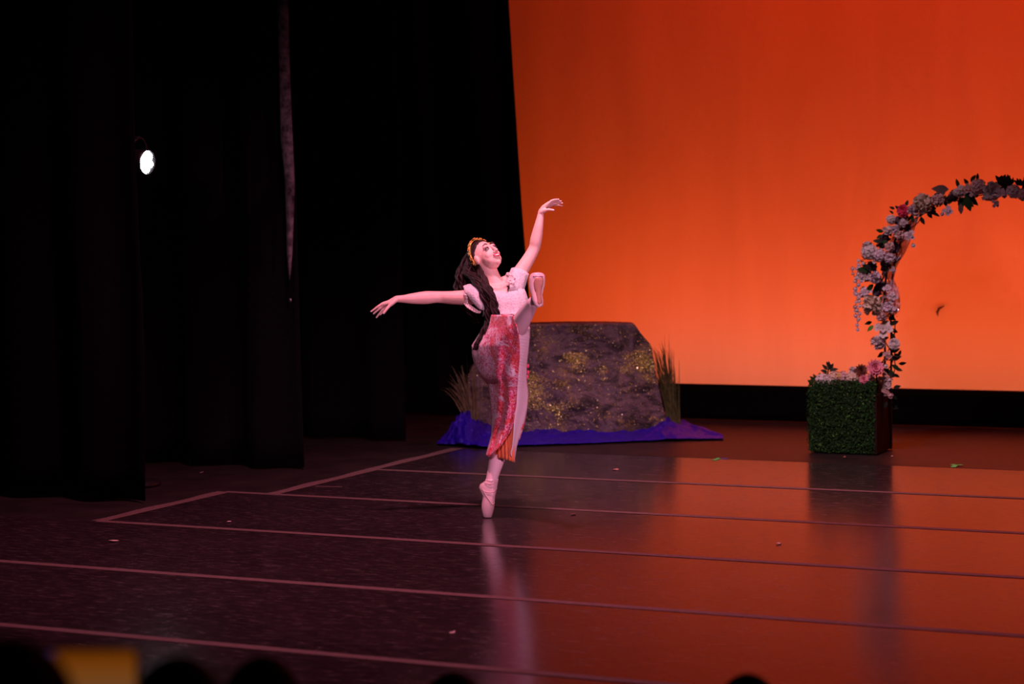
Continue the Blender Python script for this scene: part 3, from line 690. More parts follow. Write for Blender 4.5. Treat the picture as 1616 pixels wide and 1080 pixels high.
# ================================================================== ROCK, GRASS, BLUE CLOTH
RA, RB = flo(733, 684), flo(1056, 684); rdir = (RB - RA).normalized(); rn = Vector((rdir.y, -rdir.x, 0))   # rn faces the house
def onrock(x, y):
    r_ = Vector(ray(x, y)); o = Vector(CAMP); t = (RA - o).dot(rn) / r_.dot(rn); p = o + r_ * t; return (p - RA).dot(rdir), p.z
OUT = [(onrock(733, y)[1], onrock(a, y)[0], onrock(c_, y)[0]) for y, a, c_ in ((684, 733, 1056), (655, 733, 1050), (625, 735, 1043), (590, 741, 1035), (560, 755, 1031), (545, 765, 1027), (535, 772, 1018), (527, 778, 1011), (516, 788, 1004), (513, 791, 1001))]
OUT[0] = (0, *OUT[0][1:]); ZT = OUT[-1][0]
def rockp(s, z, back):
    a, c_ = interp(OUT, z); x = lerp(a, c_, s); p = RA + rdir * x; p.z = z
    bul = (.10 * math.sin(PI * s) ** .6 + .05) * (1 - .35 * z / ZT)
    p2 = rn * (bul if not back else -.42 * (math.sin(PI * s) ** .35))
    q = p + p2; nn = noise.fractal((q.x * 3.2, z * 4.6, 2.0 + (9 if back else 0)), 1, 2, 5) * .035 + noise.noise((q.x * 1.6 + z, z * 2.2, 5)) * .07
    return q + rn * nn * math.sin(PI * s) ** .4 * (-1 if back else 1)
rk = thing('rock_prop', 'glittery purple-brown painted stage rock behind the dancer, with a flat top', 'rock')
rings = []; NZ, NX = 70, 110
for i in range(NZ + 1):
    z = ZT * i / NZ
    rings.append([rockp(k / NX, z, False) for k in range(NX + 1)] + [rockp(1 - k / 30, z, True) for k in range(1, 30)])
recal(MB().rings(rings).build('rock_body', 'rock_paint', rk))
r = random.Random(11); gl, gp = MB(), MB(); cnt = 0
while cnt < 9000:
    s, z = r.random(), r.random() * ZT
    d = noise.fractal((s * 5 + z * 2.2, z * 4.5 - s * 1.5, 7.7), 1, 2, 4)
    if d < .16 + .4 * r.random() and r.random() > .05: continue
    p = rockp(s, z, False) + rn * .004; cnt += 1
    a = Vector((r.gauss(0, 1), r.gauss(0, 1), r.gauss(0, 1))).normalized(); c_ = a.orthogonal().normalized(); b_ = a.cross(c_); R = r.choice((.003, .0036, .0042, .0055))
    (gl if r.random() < .78 else gp).add([p + c_ * R, p + b_ * R, p - c_ * R, p - b_ * R], [(0, 1, 2, 3)])
for g_, m_ in ((gl, 'glitter_gold'), (gp, 'glitter_pale')):
    o = g_.build('glitter', m_, rk, smooth=False); o['kind'] = 'stuff'

def grass(name, label, base, tips, n, m_, seed, hlen):
    r = random.Random(seed); g_ = thing(name, label, 'grass plant'); mb = MB()
    for i in range(n):
        b0 = base + Vector((r.gauss(0, .025), r.gauss(0, .025), 0)); b0.z = 0
        tx, ty, bend = r.choice(tips); tip = onY(tx + r.gauss(0, 6), ty + r.gauss(0, 9), base.y + r.uniform(-.12, .12))
        mid = b0.lerp(tip, .55) + Vector((r.gauss(0, .02), 0, bend * (tip - b0).length + r.uniform(0, .04)))
        side_ = Vector((r.gauss(0, 1), r.gauss(0, .4), 0)).normalized(); rows_ = []
        for k in range(8):
            t = k / 7; p = b0 * (1 - t) ** 2 + mid * 2 * t * (1 - t) + tip * t * t; w_ = .0042 * (1 - t) ** .6 + .0006
            rows_.append([p - side_ * w_, p + side_ * w_])
        mb.grid(rows_)
    o = mb.build('blades', m_, g_); o['kind'] = 'stuff'
    MB().rings([[base + Vector((q * math.cos(a), q * math.sin(a), z)) for a in [2 * PI * k / 14 for k in range(14)]] for q, z in ((.055, .0), (.06, .02), (.035, .09), (.02, .12))]).build('stem_base', m_, g_)
    return g_
gb = flo(1063, 680); gb.z = 0
grass('ornamental_grass', 'tuft of green blades standing at the right end of the glittery rock', gb, [(1034, 556, .15), (1042, 550, .1), (1052, 549, .05), (1060, 562, .02), (1056, 548, .05), (1046, 560, .1), (1030, 552, .3), (1064, 585, .0), (1028, 566, .3)], 90, 'grass_green', 5, 1)
ga = flo(752, 690); ga.z = 0
grass('ornamental_grass', 'dim straw-coloured tuft of long blades left of the dancer', ga, [(712, 596, .25), (705, 612, .3), (722, 590, .2), (735, 584, .1), (745, 580, .05), (718, 632, .35), (730, 640, .3), (740, 600, .1), (756, 585, 0)], 80, 'grass_straw', 6, 1)

# blue cloth: a crumpled length lying along the foot of the rock
fe = [flo(x, y) for x, y in ((689, 702), (720, 704), (768, 708), (830, 704), (900, 702), (1000, 698), (1080, 695), (1142, 694))]
be = [flo(x, y) for x, y in ((693, 699), (712, 694), (772, 683), (830, 680), (900, 679), (1000, 677), (1075, 673), (1141, 690))]
NU, NV = 300, 44
fr = catmull(fe, NU); bkk = catmull(be, NU); rows = []
for i in range(NU):
    s = i / (NU - 1); row = []
    pile = .20 * math.exp(-((s - .20) / .07) ** 2) + .035 + .09 * math.exp(-((s - .80) / .05) ** 2)
    pile *= min(1, s * 16) * min(1, (1 - s) * 9)
    for j in range(NV):
        t = j / (NV - 1); p = Vector(fr[i]).lerp(Vector(bkk[i]), t)
        wv = noise.noise((s * 9, t * 2.0 + s * 7, 1)); f1 = 1 - abs(noise.noise((s * 15 + wv * 1.2, t * 4.5 - s * 9 + wv, 3))) * 1.6; f2 = 1 - abs(noise.noise((s * 42, t * 6 + s * 22, 8))) * 1.5
        prof = math.sin(PI * min(1, t * .62 + .02)) ** .8
        z = (pile + .012) * prof * (.10 + .70 * max(0, f1) ** 1.5 + .16 * max(0, f2)) + .005
        p.z = max(.003, z); p.y += .03 * noise.noise((s * 40, 0, t * 2)) * (1 - t)
        row.append(p)
    rows.append(row)
tag(solid(MB().grid(rows).build('blue_cloth', 'blue_satin'), .004, 0, -1), 'crumpled royal blue satin cloth spread on the floor along the rock', 'cloth')

# ================================================================== PLANTER
HX0, HX1, HY0, HY1, HZ = -4.60, -4.075, 14.985, 15.41, .555
pb = thing('hedge_planter', 'square planter box faced with artificial boxwood, dark wood on its right side', 'planter')
MB().box((HX0 + .03, HY0 + .03, 0), (HX1, HY1, HZ - .03)).build('hedge_core', 'hedge_core', pb, smooth=False)
for k in range(4):
    MB().box((HX1, HY0 + .012 + k * .105, .004), (HX1 + .022, HY0 + .012 + k * .105 + .1, HZ - .10)).build('side_board', 'planter_wood', pb, smooth=False)
MB().box((HX1 - .012, HY1 - .02, 0), (HX1 + .03, HY1 + .01, HZ - .09)).build('corner_post', 'planter_wood', pb, smooth=False)
r = random.Random(21)
def leafquad(mb, c, nrm_, size, mi):
    d = Vector((r.gauss(0, 1), r.gauss(0, 1), r.gauss(0, 1))); nn = (nrm_ + d * .55).normalized(); a = nn.orthogonal().normalized(); q = r.random() * 6.3
    u_ = a * math.cos(q) + nn.cross(a) * math.sin(q); v_ = nn.cross(u_); L_ = size; w_ = size * .55
    mb.add([c - u_ * L_, c + v_ * w_ + nn * .002, c + u_ * L_ + nn * .004, c - v_ * w_ + nn * .002], [(0, 1, 2, 3)], mi)
for face, cnt in (('front', 7500), ('left', 2600), ('top', 1500), ('edge', 900)):
    mb = MB()
    for i in range(cnt):
        s, t = r.random(), r.random(); dp = abs(r.gauss(0, .014))
        if face == 'front':
            x, z = lerp(HX0, HX1 + .01, s), lerp(.004, HZ, t); rd = .05 * max(0, 1 - s / .12) ** 2 + .03 * max(0, (t - .9) / .1) ** 2; c = Vector((x, HY0 + .028 + rd - dp, z)); n_ = Vector((0, -1, 0))
        elif face == 'left':
            y, z = lerp(HY0 + .03, HY1, s), lerp(.004, HZ, t); c = Vector((HX0 + .028 - dp - .02 * math.sin(PI * t), y, z)); n_ = Vector((-1, 0, 0))
        elif face == 'top':
            c = Vector((lerp(HX0 + .02, HX1, s), lerp(HY0 + .03, HY1, t), HZ - .025 + dp)); n_ = Vector((0, 0, 1))
        else:
            c = Vector((HX1 + .012 - dp * .5, HY0 + .03 + abs(r.gauss(0, .015)), lerp(.01, HZ - .02, t))); n_ = Vector((.7, -.7, 0))
        pt = noise.noise((c.x * 9, c.z * 9, 4)); mi_ = 2 if r.random() < .05 + .12 * max(0, pt) else (1 if r.random() < .35 else 0)
        leafquad(mb, c, n_, r.uniform(.006, .011), mi_)
    o = mb.build('boxwood_leaves', ['leaf_green', 'box_leaf_dark', 'box_leaf_light'], pb, smooth=False); o['kind'] = 'stuff'

# ================================================================== FLOWERS
def petal(mb, base, dirv, nv_, length, width, cup, mi=0, tip=.5, curl=0):
    s_ = dirv.cross(nv_).normalized(); rows_ = []
    for i, (t, wf_) in enumerate(((0, .25), (.35, .85), (.7, 1), (1, tip))):
        c = base + dirv * length * t + nv_ * (cup * t * t - curl * max(0, t - .6) ** 2) * length
        rows_.append([c - s_ * width * wf_ * .5 + nv_ * width * .14, c, c + s_ * width * wf_ * .5 + nv_ * width * .14])
    mb.grid(rows_, mi)
def axes(n_):
    a = n_.orthogonal().normalized(); return a, n_.cross(a)
def mesh_flower(kind, m_, seed):
    """a flower of radius 1 facing -Y (towards the house)"""
    r = random.Random(seed); mb = MB(); n_ = Vector((0, -1, 0)); a, b_ = axes(n_); mats = [m_, 'petal_eye']
    if kind == 'rose':
        for ring, (cnt, rad, cup, ln) in enumerate(((3, .05, 2.4, .32), (4, .12, 1.9, .42), (5, .22, 1.2, .52), (6, .34, .7, .58), (7, .42, .25, .62))):
            for k in range(cnt):
                q = 2 * PI * k / cnt + ring * .7; d = (a * math.cos(q) + b_ * math.sin(q)); petal(mb, d * rad + n_ * (.12 - .06 * ring), d, n_, ln, .75 - .06 * (4 - ring), cup * .6, 0, .75, .6)
        mb.ell(n_ * .15, (a * .22, b_ * .22, n_ * .28), 10, 6)
    elif kind == 'peony':
        for k in range(64):
            z = 1 - 1.25 * (k + .5) / 64; q = k * 2.39996; rr_ = math.sqrt(max(0, 1 - z * z)); d = (a * math.cos(q) * rr_ + b_ * math.sin(q) * rr_ + n_ * z).normalized()
            t_ = d.cross(Vector((r.gauss(0, 1), r.gauss(0, 1), r.gauss(0, 1)))).normalized()
            petal(mb, d * .42, (d + t_ * .5).normalized(), (t_ - d * .2).normalized(), r.uniform(.42, .6), .5, .35, 0, .8, .3)
        mb.ell(Vector((0, 0, 0)), (a * .5, b_ * .5, n_ * .5), 10, 6)
    elif kind == 'dahlia':
        for ring, (cnt, ln, tilt, h) in enumerate(((13, .98, .12, 0), (13, .85, .4, .08), (11, .66, .75, .16), (8, .45, 1.3, .2), (5, .3, 2.4, .22))):
            for k in range(cnt):
                q = 2 * PI * (k + .5 * ring) / cnt; d = (a * math.cos(q) + b_ * math.sin(q) + n_ * tilt).normalized(); s_ = (n_ - d * n_.dot(d)).normalized()
                petal(mb, n_ * h, d, s_, ln, .34, .15, 0, .15)
    elif kind == 'cluster':            # hydrangea: many four-petalled florets on a dome
        for k in range(30):
            z = 1 - 1.15 * (k + .5) / 30; q = k * 2.39996; rr_ = math.sqrt(max(0, 1 - z * z)); d = (a * math.cos(q) * rr_ + b_ * math.sin(q) * rr_ + n_ * z).normalized()
            e, f = axes(d); R = r.uniform(.24, .34); c = d * r.uniform(.66, .82); o_ = r.random() * 2
            for j in range(4):
                w_ = o_ + PI / 2 * j; petal(mb, c, (e * math.cos(w_) + f * math.sin(w_) + d * .25).normalized(), d, R, R * .95, -.05, 0, .6)
        mb.ell(Vector((0, 0, 0)), (a * .62, b_ * .62, n_ * .62), 10, 6)
    elif kind == 'blossom':            # several open five-petalled flowers
        for k in range(5):
            q = 2 * PI * k / 4 + r.random(); c = (a * math.cos(q) + b_ * math.sin(q)) * (.5 if k < 4 else 0) + n_ * (.25 if k == 4 else r.uniform(-.05, .15))
            d = (n_ + (c - n_ * c.dot(n_)) * .6 + Vector((r.gauss(0, .2), 0, r.gauss(0, .2)))).normalized(); e, f = axes(d); R = r.uniform(.38, .48)
            for j in range(5):
                w_ = 2 * PI * j / 5; petal(mb, c, (e * math.cos(w_) + f * math.sin(w_) + d * .3).normalized(), d, R, R * .85, -.1, 0, .55)
            mb.ell(c + d * .06, (e * .07, f * .07, d * .07), 6, 4, 1)
    elif kind == 'bud':
        for k in range(4):
            q = 2 * PI * k / 4; d = (a * math.cos(q) + b_ * math.sin(q) + n_ * .7).normalized(); petal(mb, -n_ * .3, d, (n_ - d * n_.dot(d)).normalized(), .9, .8, .2, 0, .5)
        mb.ell(Vector((0, 0, 0)), (a * .5, b_ * .5, n_ * .6), 8, 5)
    me = mb.build('tmp_flower', mats); d = me.data; bpy.data.objects.remove(me); return d
FM = {}
def place_flower(kind, m_, p, rad, name, parent=None, seed=0, tilt=None):
    key = (kind, m_, seed % 2)
    if key not in FM: FM[key] = mesh_flower(kind, m_, len(FM) + 3)
    r = random.Random(seed * 7 + int(p.x * 1000)); o = link(name, FM[key], parent, p); o.scale = (rad,) * 3
    t = tilt or (r.uniform(-.5, .2), r.uniform(0, 6), r.uniform(-.2, .8)); o.rotation_mode = 'XYZ'
    o.rotation_euler = (Matrix.Rotation(t[2], 3, 'Z') @ Matrix.Rotation(t[0], 3, 'X') @ Matrix.Rotation(t[1], 3, 'Y')).to_euler(); return o
LM = {}
def mesh_leaf(m_, lobed=False):
    mb = MB(); rows_ = []
    for t, w_ in ((0, .03), (.15, .3), (.35, .5), (.6, .46), (.82, .26), (1, .02)):
        rows_.append([Vector((t, -w_ * .5, .10 * w_ - .18 * t * t)), Vector((t, 0, -.18 * t * t)), Vector((t, w_ * .5, .10 * w_ - .18 * t * t))])
    mb.grid(rows_); o = mb.build('tmp_leaf', m_); d = o.data; bpy.data.objects.remove(o); return d
def place_leaf(m_, p, length, ang, parent, seed=0, name='leaf'):
    """ang: direction of the leaf in the picture plane, radians, 0 = right, up positive"""
    if m_ not in LM: LM[m_] = mesh_leaf(m_)
    r = random.Random(seed); d = (CR * math.cos(ang) + Vector((0, 0, 1)) * math.sin(ang) + CB * r.uniform(-.1, .35)).normalized()
    n_ = (CB + Vector((r.gauss(0, .4), r.gauss(0, .3), r.gauss(0, .4)))); n_ = (n_ - d * n_.dot(d)).normalized(); s_ = n_.cross(d)
    o = link(name, LM[m_], parent); m_4 = Matrix.Identity(4)
    for i in range(3): m_4[i][0], m_4[i][1], m_4[i][2], m_4[i][3] = d[i] * length, s_[i] * length, n_[i] * length, p[i]
    o.matrix_world = m_4; return o

# ---- arch
AY = 15.16
arch = thing('flower_arch', 'tall garden arch covered in white and pink silk flowers beside the hedge planter', 'arch')
path = [(1391, 690), (1393, 640), (1396, 590), (1396.5, 540), (1395.5, 490), (1397, 450), (1403, 410), (1415, 374), (1434, 347), (1461, 326), (1495, 312), (1530, 305), (1565, 302)]
half = [onY(x, y, AY) for x, y in path]; half[0].z = .06; apex = half[-1].x
half[-1].x = apex; right = [Vector((2 * (apex + .08) - p.x, p.y, p.z)) for p in half[::-1]]; right[-1].z = 0
full = [Vector(q) for q in catmull([tuple(p) for p in half + right], 120)]
for dy, nm in ((0, 'frame_tube'), (.19, 'frame_tube')):
    MB().tube([p + Vector((0, dy, 0)) for p in full], .0085, 8).build(nm, 'frame_metal', arch)
for k in range(8, 118, 8):
    MB().tube([full[k], full[k] + Vector((0, .19, 0))], .005, 6).build('rung', 'frame_metal', arch)
# grapevine winding round the tubes
for sd in range(3):
    r = random.Random(sd); f = r.uniform(.45, .7); ph = r.random() * 6
    MB().tube([full[k] + Vector((.045 * math.cos(f * k + ph), .10 + .13 * math.sin(f * k + ph), .03 * math.sin(f * .7 * k))) for k in range(10, 110)], .004, 5).build('vine', 'vine', arch)
Sx = F / depth(full[20])                                     # pixels per metre at the arch
def A(x, y, dy=-.05): return onY(x, y, AY + dy)
ARCH = [(1566, 302, 'rose', 'petal_white', 15), (1543, 295, 'cluster', 'petal_blush', 14), (1516, 302, 'blossom', 'petal_white', 11), (1527, 297, 'blossom', 'petal_blush', 9), (1457, 321, 'peony', 'petal_cream', 17), (1480, 316, 'peony', 'petal_blush', 11),
        (1495, 333, 'blossom', 'petal_lilac', 10), (1487, 338, 'bud', 'petal_lilac', 5), (1425, 333, 'rose', 'petal_hot', 10), (1406, 347, 'cluster', 'petal_white', 9), (1400, 363, 'blossom', 'petal_white', 9), (1436, 372, 'blossom', 'petal_lilac', 10),
        (1441, 388, 'bud', 'petal_white', 6), (1391, 384, 'peony', 'petal_plum', 10), (1372, 398, 'cluster', 'petal_white', 15), (1388, 403, 'cluster', 'petal_lilac', 12), (1369, 389, 'peony', 'petal_white', 9), (1365, 437, 'blossom', 'petal_white', 12),
        (1381, 438, 'peony', 'petal_lilac', 11), (1366, 462, 'blossom', 'petal_lilac', 12), (1360, 466, 'bud', 'petal_white', 7), (1377, 482, 'peony', 'petal_cream', 18), (1394, 520, 'blossom', 'petal_white', 17), (1386, 541, 'peony', 'petal_white', 13),
        (1411, 543, 'rose', 'petal_white', 9), (1400, 562, 'blossom', 'petal_blush', 9), (1394, 597, 'blossom', 'petal_blush', 11), (1398, 609, 'blossom', 'petal_white', 10), (1404, 624, 'bud', 'petal_blush', 8), (1599, 303, 'cluster', 'petal_white', 13),
        (1615, 308, 'cluster', 'petal_blush', 12), (1583, 305, 'blossom', 'petal_lilac', 9), (1570, 322, 'blossom', 'petal_lilac', 8), (1418, 350, 'peony', 'petal_plum', 9), (1440, 331, 'peony', 'petal_lilac', 9), (1504, 311, 'peony', 'petal_plum', 9),
        (1470, 332, 'peony', 'petal_plum', 8), (1412, 362, 'peony', 'petal_lilac', 8), (1376, 420, 'peony', 'petal_plum', 9), (1395, 428, 'blossom', 'petal_plum', 8), (1404, 390, 'peony', 'petal_blush', 9), (1398, 375, 'peony', 'petal_plum', 8),
        (1391, 500, 'peony', 'petal_blush', 9), (1400, 486, 'peony', 'petal_lilac', 10), (1408, 470, 'blossom', 'petal_lilac', 11), (1410, 488, 'blossom', 'petal_lilac', 8), (1398, 578, 'bud', 'petal_white', 6), (1403, 600, 'bud', 'petal_white', 7), (1397, 618, 'blossom', 'petal_blush', 8),
        (1412, 392, 'peony', 'petal_plum', 10), (1420, 372, 'peony', 'petal_blush', 9), (1404, 408, 'peony', 'petal_lilac', 10), (1414, 408, 'blossom', 'petal_plum', 8), (1398, 418, 'peony', 'petal_plum', 9), (1408, 426, 'blossom', 'petal_lilac', 7), (1426, 352, 'blossom', 'petal_lilac', 8),
        (1432, 360, 'peony', 'petal_plum', 7), (1390, 452, 'peony', 'petal_plum', 9), (1400, 456, 'blossom', 'petal_lilac', 8), (1384, 462, 'peony', 'petal_plum', 8), (1446, 336, 'blossom', 'petal_blush', 8), (1510, 304, 'cluster', 'petal_white', 8), (1534, 306, 'blossom', 'petal_lilac', 8), (1555, 310, 'blossom', 'petal_blush', 8), (1380, 410, 'blossom', 'petal_white', 8)]
for i, (x, y, k, m_, rp) in enumerate(ARCH):
    place_flower(k, m_, A(x, y, -.04 if 'plum' not in m_ else .03), rp / Sx, 'flower', arch, i)
r = random.Random(5)
for k in range(66, 106, 2):                                   # the garland goes on past the picture's edge
    place_flower(r.choice(('cluster', 'peony', 'blossom')), r.choice(('petal_white', 'petal_blush', 'petal_lilac', 'petal_cream')), full[k] + Vector((0, -.04, r.uniform(-.02, .04))), r.uniform(.05, .07), 'flower', arch, 900 + k)
LEAF = [(1420, 331, 10, 2.5, 'leaf_dark'), (1412, 330, 9, 2.75, 'leaf_dark'), (1410, 338, 9, 2.4, 'leaf_dark'), (1429, 326, 11, 1.2, 'leaf_dark'), (1512, 296, 14, 1.7, 'leaf_green'), (1532, 287, 13, 1.0, 'leaf_dark'), (1528, 292, 12, 2.2, 'leaf_dark'), (1541, 285, 12, 1.3, 'leaf_dark'),
        (1497, 299, 26, 3.1, 'leaf_dusty'), (1492, 304, 20, 3.4, 'leaf_dusty'), (1524, 308, 26, -1.35, 'leaf_green'), (1528, 306, 24, -1.0, 'leaf_green'), (1518, 310, 22, -1.7, 'leaf_green'), (1516, 322, 16, -1.55, 'leaf_dusty'), (1463, 334, 14, -.9, 'leaf_dark'), (1470, 336, 14, -.35, 'leaf_dark'),
        (1453, 342, 14, -1.2, 'leaf_dark'), (1394, 366, 12, 2.9, 'leaf_green'), (1393, 371, 11, 3.6, 'leaf_green'), (1366, 418, 10, 2.5, 'leaf_green'), (1372, 426, 20, 3.1, 'leaf_green'), (1372, 427, 18, 3.6, 'leaf_dark'), (1374, 428, 20, 4.2, 'leaf_dark'), (1375, 426, 18, 2.6, 'leaf_dark'), (1378, 424, 16, 5.2, 'leaf_dark'),
        (1385, 448, 18, 4.4, 'leaf_green'), (1378, 449, 16, 3.9, 'leaf_green'), (1381, 452, 17, 5.3, 'leaf_dark'), (1376, 508, 12, 3.5, 'leaf_green'), (1378, 514, 13, 3.9, 'box_leaf_light'), (1404, 512, 15, .3, 'leaf_dark'), (1406, 520, 13, -.4, 'leaf_dark'), (1403, 506, 13, .9, 'leaf_dark'), (1408, 526, 11, -1.2, 'leaf_dark'),
        (1403, 548, 14, -.6, 'leaf_dark'), (1406, 556, 15, .4, 'leaf_dark'), (1410, 560, 13, -.2, 'leaf_dark'), (1405, 566, 15, .1, 'leaf_dark'), (1411, 570, 14, .7, 'leaf_dark'), (1418, 574, 13, 0, 'leaf_dark'), (1408, 576, 14, -.6, 'leaf_green'), (1412, 582, 13, -.2, 'leaf_dark'), (1404, 584, 14, -1, 'leaf_green'), (1410, 590, 12, -.6, 'leaf_dark'),
        (1396, 556, 12, 3.6, 'leaf_dark'), (1393, 570, 14, -1.8, 'leaf_green'), (1398, 588, 14, -.3, 'leaf_dark'), (1418, 562, 10, 1.2, 'leaf_dark'), (1405, 640, 14, -.4, 'leaf_dark'), (1400, 634, 12, -2, 'leaf_dark'), (1410, 612, 12, .2, 'leaf_dark'), (1408, 624, 11, -.7, 'leaf_dark')]
for k in range(30):
    q = 2 * PI * k / 15; LEAF.append((1585 + 11 * math.cos(q) * r.random(), 290 + 3 * math.sin(q), r.uniform(9, 14), r.uniform(.2, 2.9), 'leaf_dark'))
for k in range(10): LEAF.append((1612 + r.uniform(-6, 6), 293, r.uniform(9, 13), r.uniform(.4, 2.7), 'leaf_dark'))
for k in range(70):                                          # greenery filling the garland
    x, y = interp([(i, *p) for i, p in enumerate([(1400, 620), (1398, 590), (1397, 545), (1392, 500), (1388, 460), (1387, 420), (1400, 375), (1425, 348), (1461, 326), (1495, 314), (1530, 305), (1565, 302), (1616, 304)])], r.uniform(0, 12))
    LEAF.append((x + r.gauss(0, 5), y + r.gauss(0, 4), r.uniform(9, 16), r.uniform(0, 6.28), r.choice(('leaf_dark', 'leaf_green', 'leaf_dark', 'leaf_dusty'))))
for i, (x, y, ln, an, m_) in enumerate(LEAF): place_leaf(m_, A(x, y, -.03 + .08 * ((i * 37) % 10) / 10), ln / Sx, an, arch, i)
# hanging strings of small blossoms on the left
for sx, y0, y1, sd in ((1352, 412, 470, 1), (1357, 416, 450, 2), (1351, 465, 522, 3), (1356, 470, 505, 4), (1348, 425, 440, 5)):
    rr_ = random.Random(sd); y = y0; pts = [A(1372, y0 - 4, -.05)]
    while y < y1:
        x = sx + rr_.gauss(0, 2.2); pts.append(A(x, y, -.06)); place_flower('bud', rr_.choice(('petal_white', 'petal_lilac', 'petal_blush')), A(x, y, -.06), rr_.uniform(4.2, 6.2) / Sx, 'hanging_bud', arch, int(y * 10)); y += rr_.uniform(5.5, 8)
    MB().tube(pts, .0022, 5).build('hanging_stem', 'vine', arch)
# tulle wound round the frame
def sheet(pts, name, m_, parent, seed, nu=26, nv=12):
    rows_ = []
    a = catmull(pts[0], nu); b_ = catmull(pts[1], nu)
    for i in range(nu):
        rows_.append([onY(*(a[i] + (b_[i] - a[i]) * j / (nv - 1))[:2], AY + .06 + .05 * noise.noise((i * .35, j * .5, seed)) + .025 * math.sin(j * 2.1 + i * .3)) for j in range(nv)])
    return MB().grid(rows_).build(name, m_, parent)
sheet([[(1422, 348), (1408, 372), (1398, 396), (1392, 420), (1392, 440)], [(1449, 345), (1440, 372), (1429, 398), (1416, 420), (1410, 442)]], 'tulle', 'tulle', arch, 1)
sheet([[(1394, 446), (1392, 470), (1394, 492), (1392, 508)], [(1410, 440), (1419, 462), (1420, 488), (1410, 500)]], 'tulle', 'tulle', arch, 2)
sq = MB(); rr_ = random.Random(2)
for k in range(60):
    p = A(rr_.uniform(1394, 1418), rr_.uniform(445, 500), -.01); R = .005; a = Vector((rr_.gauss(0, 1), rr_.gauss(0, 1), rr_.gauss(0, 1))).normalized(); c_, d_ = axes(a); sq.add([p + c_ * R, p + d_ * R, p - c_ * R, p - d_ * R], [(0, 1, 2, 3)])
o = sq.build('sequins', 'sequin', arch, smooth=False); o['kind'] = 'stuff'

# ---- flowers lying in the planter
def T(x, y, Y): return onY(x, y, Y)
BOXF = [(1299, 603, 'cluster', 'petal_white', 15, 'white hydrangea head at the left end of the planter top', 15.08),
        (1316, 596, 'cluster', 'petal_cream', 11, 'cream hydrangea head second from the left on the planter', 15.14),
        (1312, 606, 'blossom', 'petal_white', 8, 'small white blossoms low on the planter rim beside the white hydrangea', 15.03),
        (1330, 597, 'cluster', 'petal_blush', 12, 'blush hydrangea head in the middle of the planter top', 15.10),
        (1324, 593, 'blossom', 'petal_yellow', 6, 'tiny yellow blossoms tucked between the cream and blush hydrangeas', 15.06),
        (1345, 598, 'cluster', 'petal_cream', 12, 'pale cream flower head below the brown dahlia on the planter', 15.08),
        (1346, 586, 'peony', 'petal_white', 8, 'small white peony standing above the cream flower head', 15.16),
        (1359, 586, 'dahlia', 'petal_brown', 12, 'dark reddish brown dahlia on the planter', 15.10),
        (1363, 600, 'dahlia', 'petal_pink', 9, 'small deep pink flower under the big pink dahlia', 15.04),
        (1381, 582, 'dahlia', 'petal_pink', 16, 'big bright pink dahlia at the foot of the arch', 15.06),
        (1374, 597, 'peony', 'petal_blush', 8, 'blush peony below the big pink dahlia', 15.08)]
for i, (x, y, k, m_, rp, lb, Y) in enumerate(BOXF):
    p = T(x, y, Y); t_ = thing('silk_flower', lb, 'flower', 'silk flowers on top of the planter')
    px_m = F / depth(p); place_flower(k, m_, p, rp / px_m, 'bloom', t_, 50 + i, (-.35, i * .7, .45))
    MB().tube([p + Vector((0, .01, 0)), Vector((p.x + .01, Y + .05, HZ - .07))], .006, 6).build('stem', 'leaf_green', t_)
sp = thing('greenery_sprig', 'dark green leafy sprig sticking up at the back left of the planter', 'plant')
b0 = T(1306, 598, 15.2); MB().tube([Vector((b0.x, 15.2, HZ - .06)), b0, T(1308, 573, 15.2)], .005, 6).build('stem', 'leaf_green', sp)
for i, (x, y, ln, an) in enumerate(((1308, 582, 12, 1.6), (1308, 584, 13, .9), (1309, 586, 14, .35), (1309, 589, 15, -.1), (1306, 584, 12, 2.3), (1306, 588, 12, 2.8), (1306, 590, 12, 3.5), (1310, 592, 14, -.4), (1308, 580, 10, 1.9), (1304, 592, 10, 4.2), (1312, 590, 13, .2))):
    place_leaf('leaf_dark', T(x, y, 15.2), ln / 205, an, sp, i)
sp = thing('greenery_sprig', 'low dark leaves spilling over the top left corner of the planter', 'plant')
MB().tube([Vector((-4.5, 15.2, HZ - .04)), T(1290, 596, 15.2), T(1280, 597, 15.15)], .005, 6).build('stem', 'leaf_green', sp)
for i, (x, y, ln, an) in enumerate(((1285, 599, 9, 2.6), (1288, 598, 9, 2.1), (1292, 597, 9, 1.4), (1282, 601, 8, 3.3), (1295, 597, 9, .7), (1290, 600, 9, 3.0))):
    place_leaf('leaf_green', T(x, y, 15.15), ln / 205, an, sp, i)

# ================================================================== SCRAPS ON THE FLOOR
def scrap(x, y, dx, dy, m_, name, label, cat, seed=0):
    dx *= .7; dy *= .7; p = flo(x, y); r = random.Random(seed); mb = MB(); n = 7
    vs = [Vector((p.x + dx * math.cos(2 * PI * k / n) * r.uniform(.6, 1), p.y + dy * math.sin(2 * PI * k / n) * r.uniform(.6, 1), .002 + .008 * r.random())) for k in range(n)]
    mb.add(vs + [Vector((p.x, p.y, .004))], [(k, (k + 1) % n, n) for k in range(n)])
    tag(solid(mb.build(name, m_), .0012), label, cat)
scrap(1229, 859, .028, .05, 'petal_scrap', 'fallen_petal', 'pale petal lying on the red-lit floor below the planter', 'petal', 1)
scrap(714, 1000, .016, .04, 'petal_scrap', 'fallen_petal', 'pale scrap on the floor near the front, left of centre', 'petal', 2)
scrap(180, 855, .05, .05, 'petal_scrap', 'fallen_petal', 'dull crumpled scrap on the floor at the left, below the tape corner', 'petal', 3)
scrap(972, 742, .05, .06, 'scrap_pink', 'fallen_petal', 'pinkish petal on the floor in front of the blue cloth', 'petal', 4)
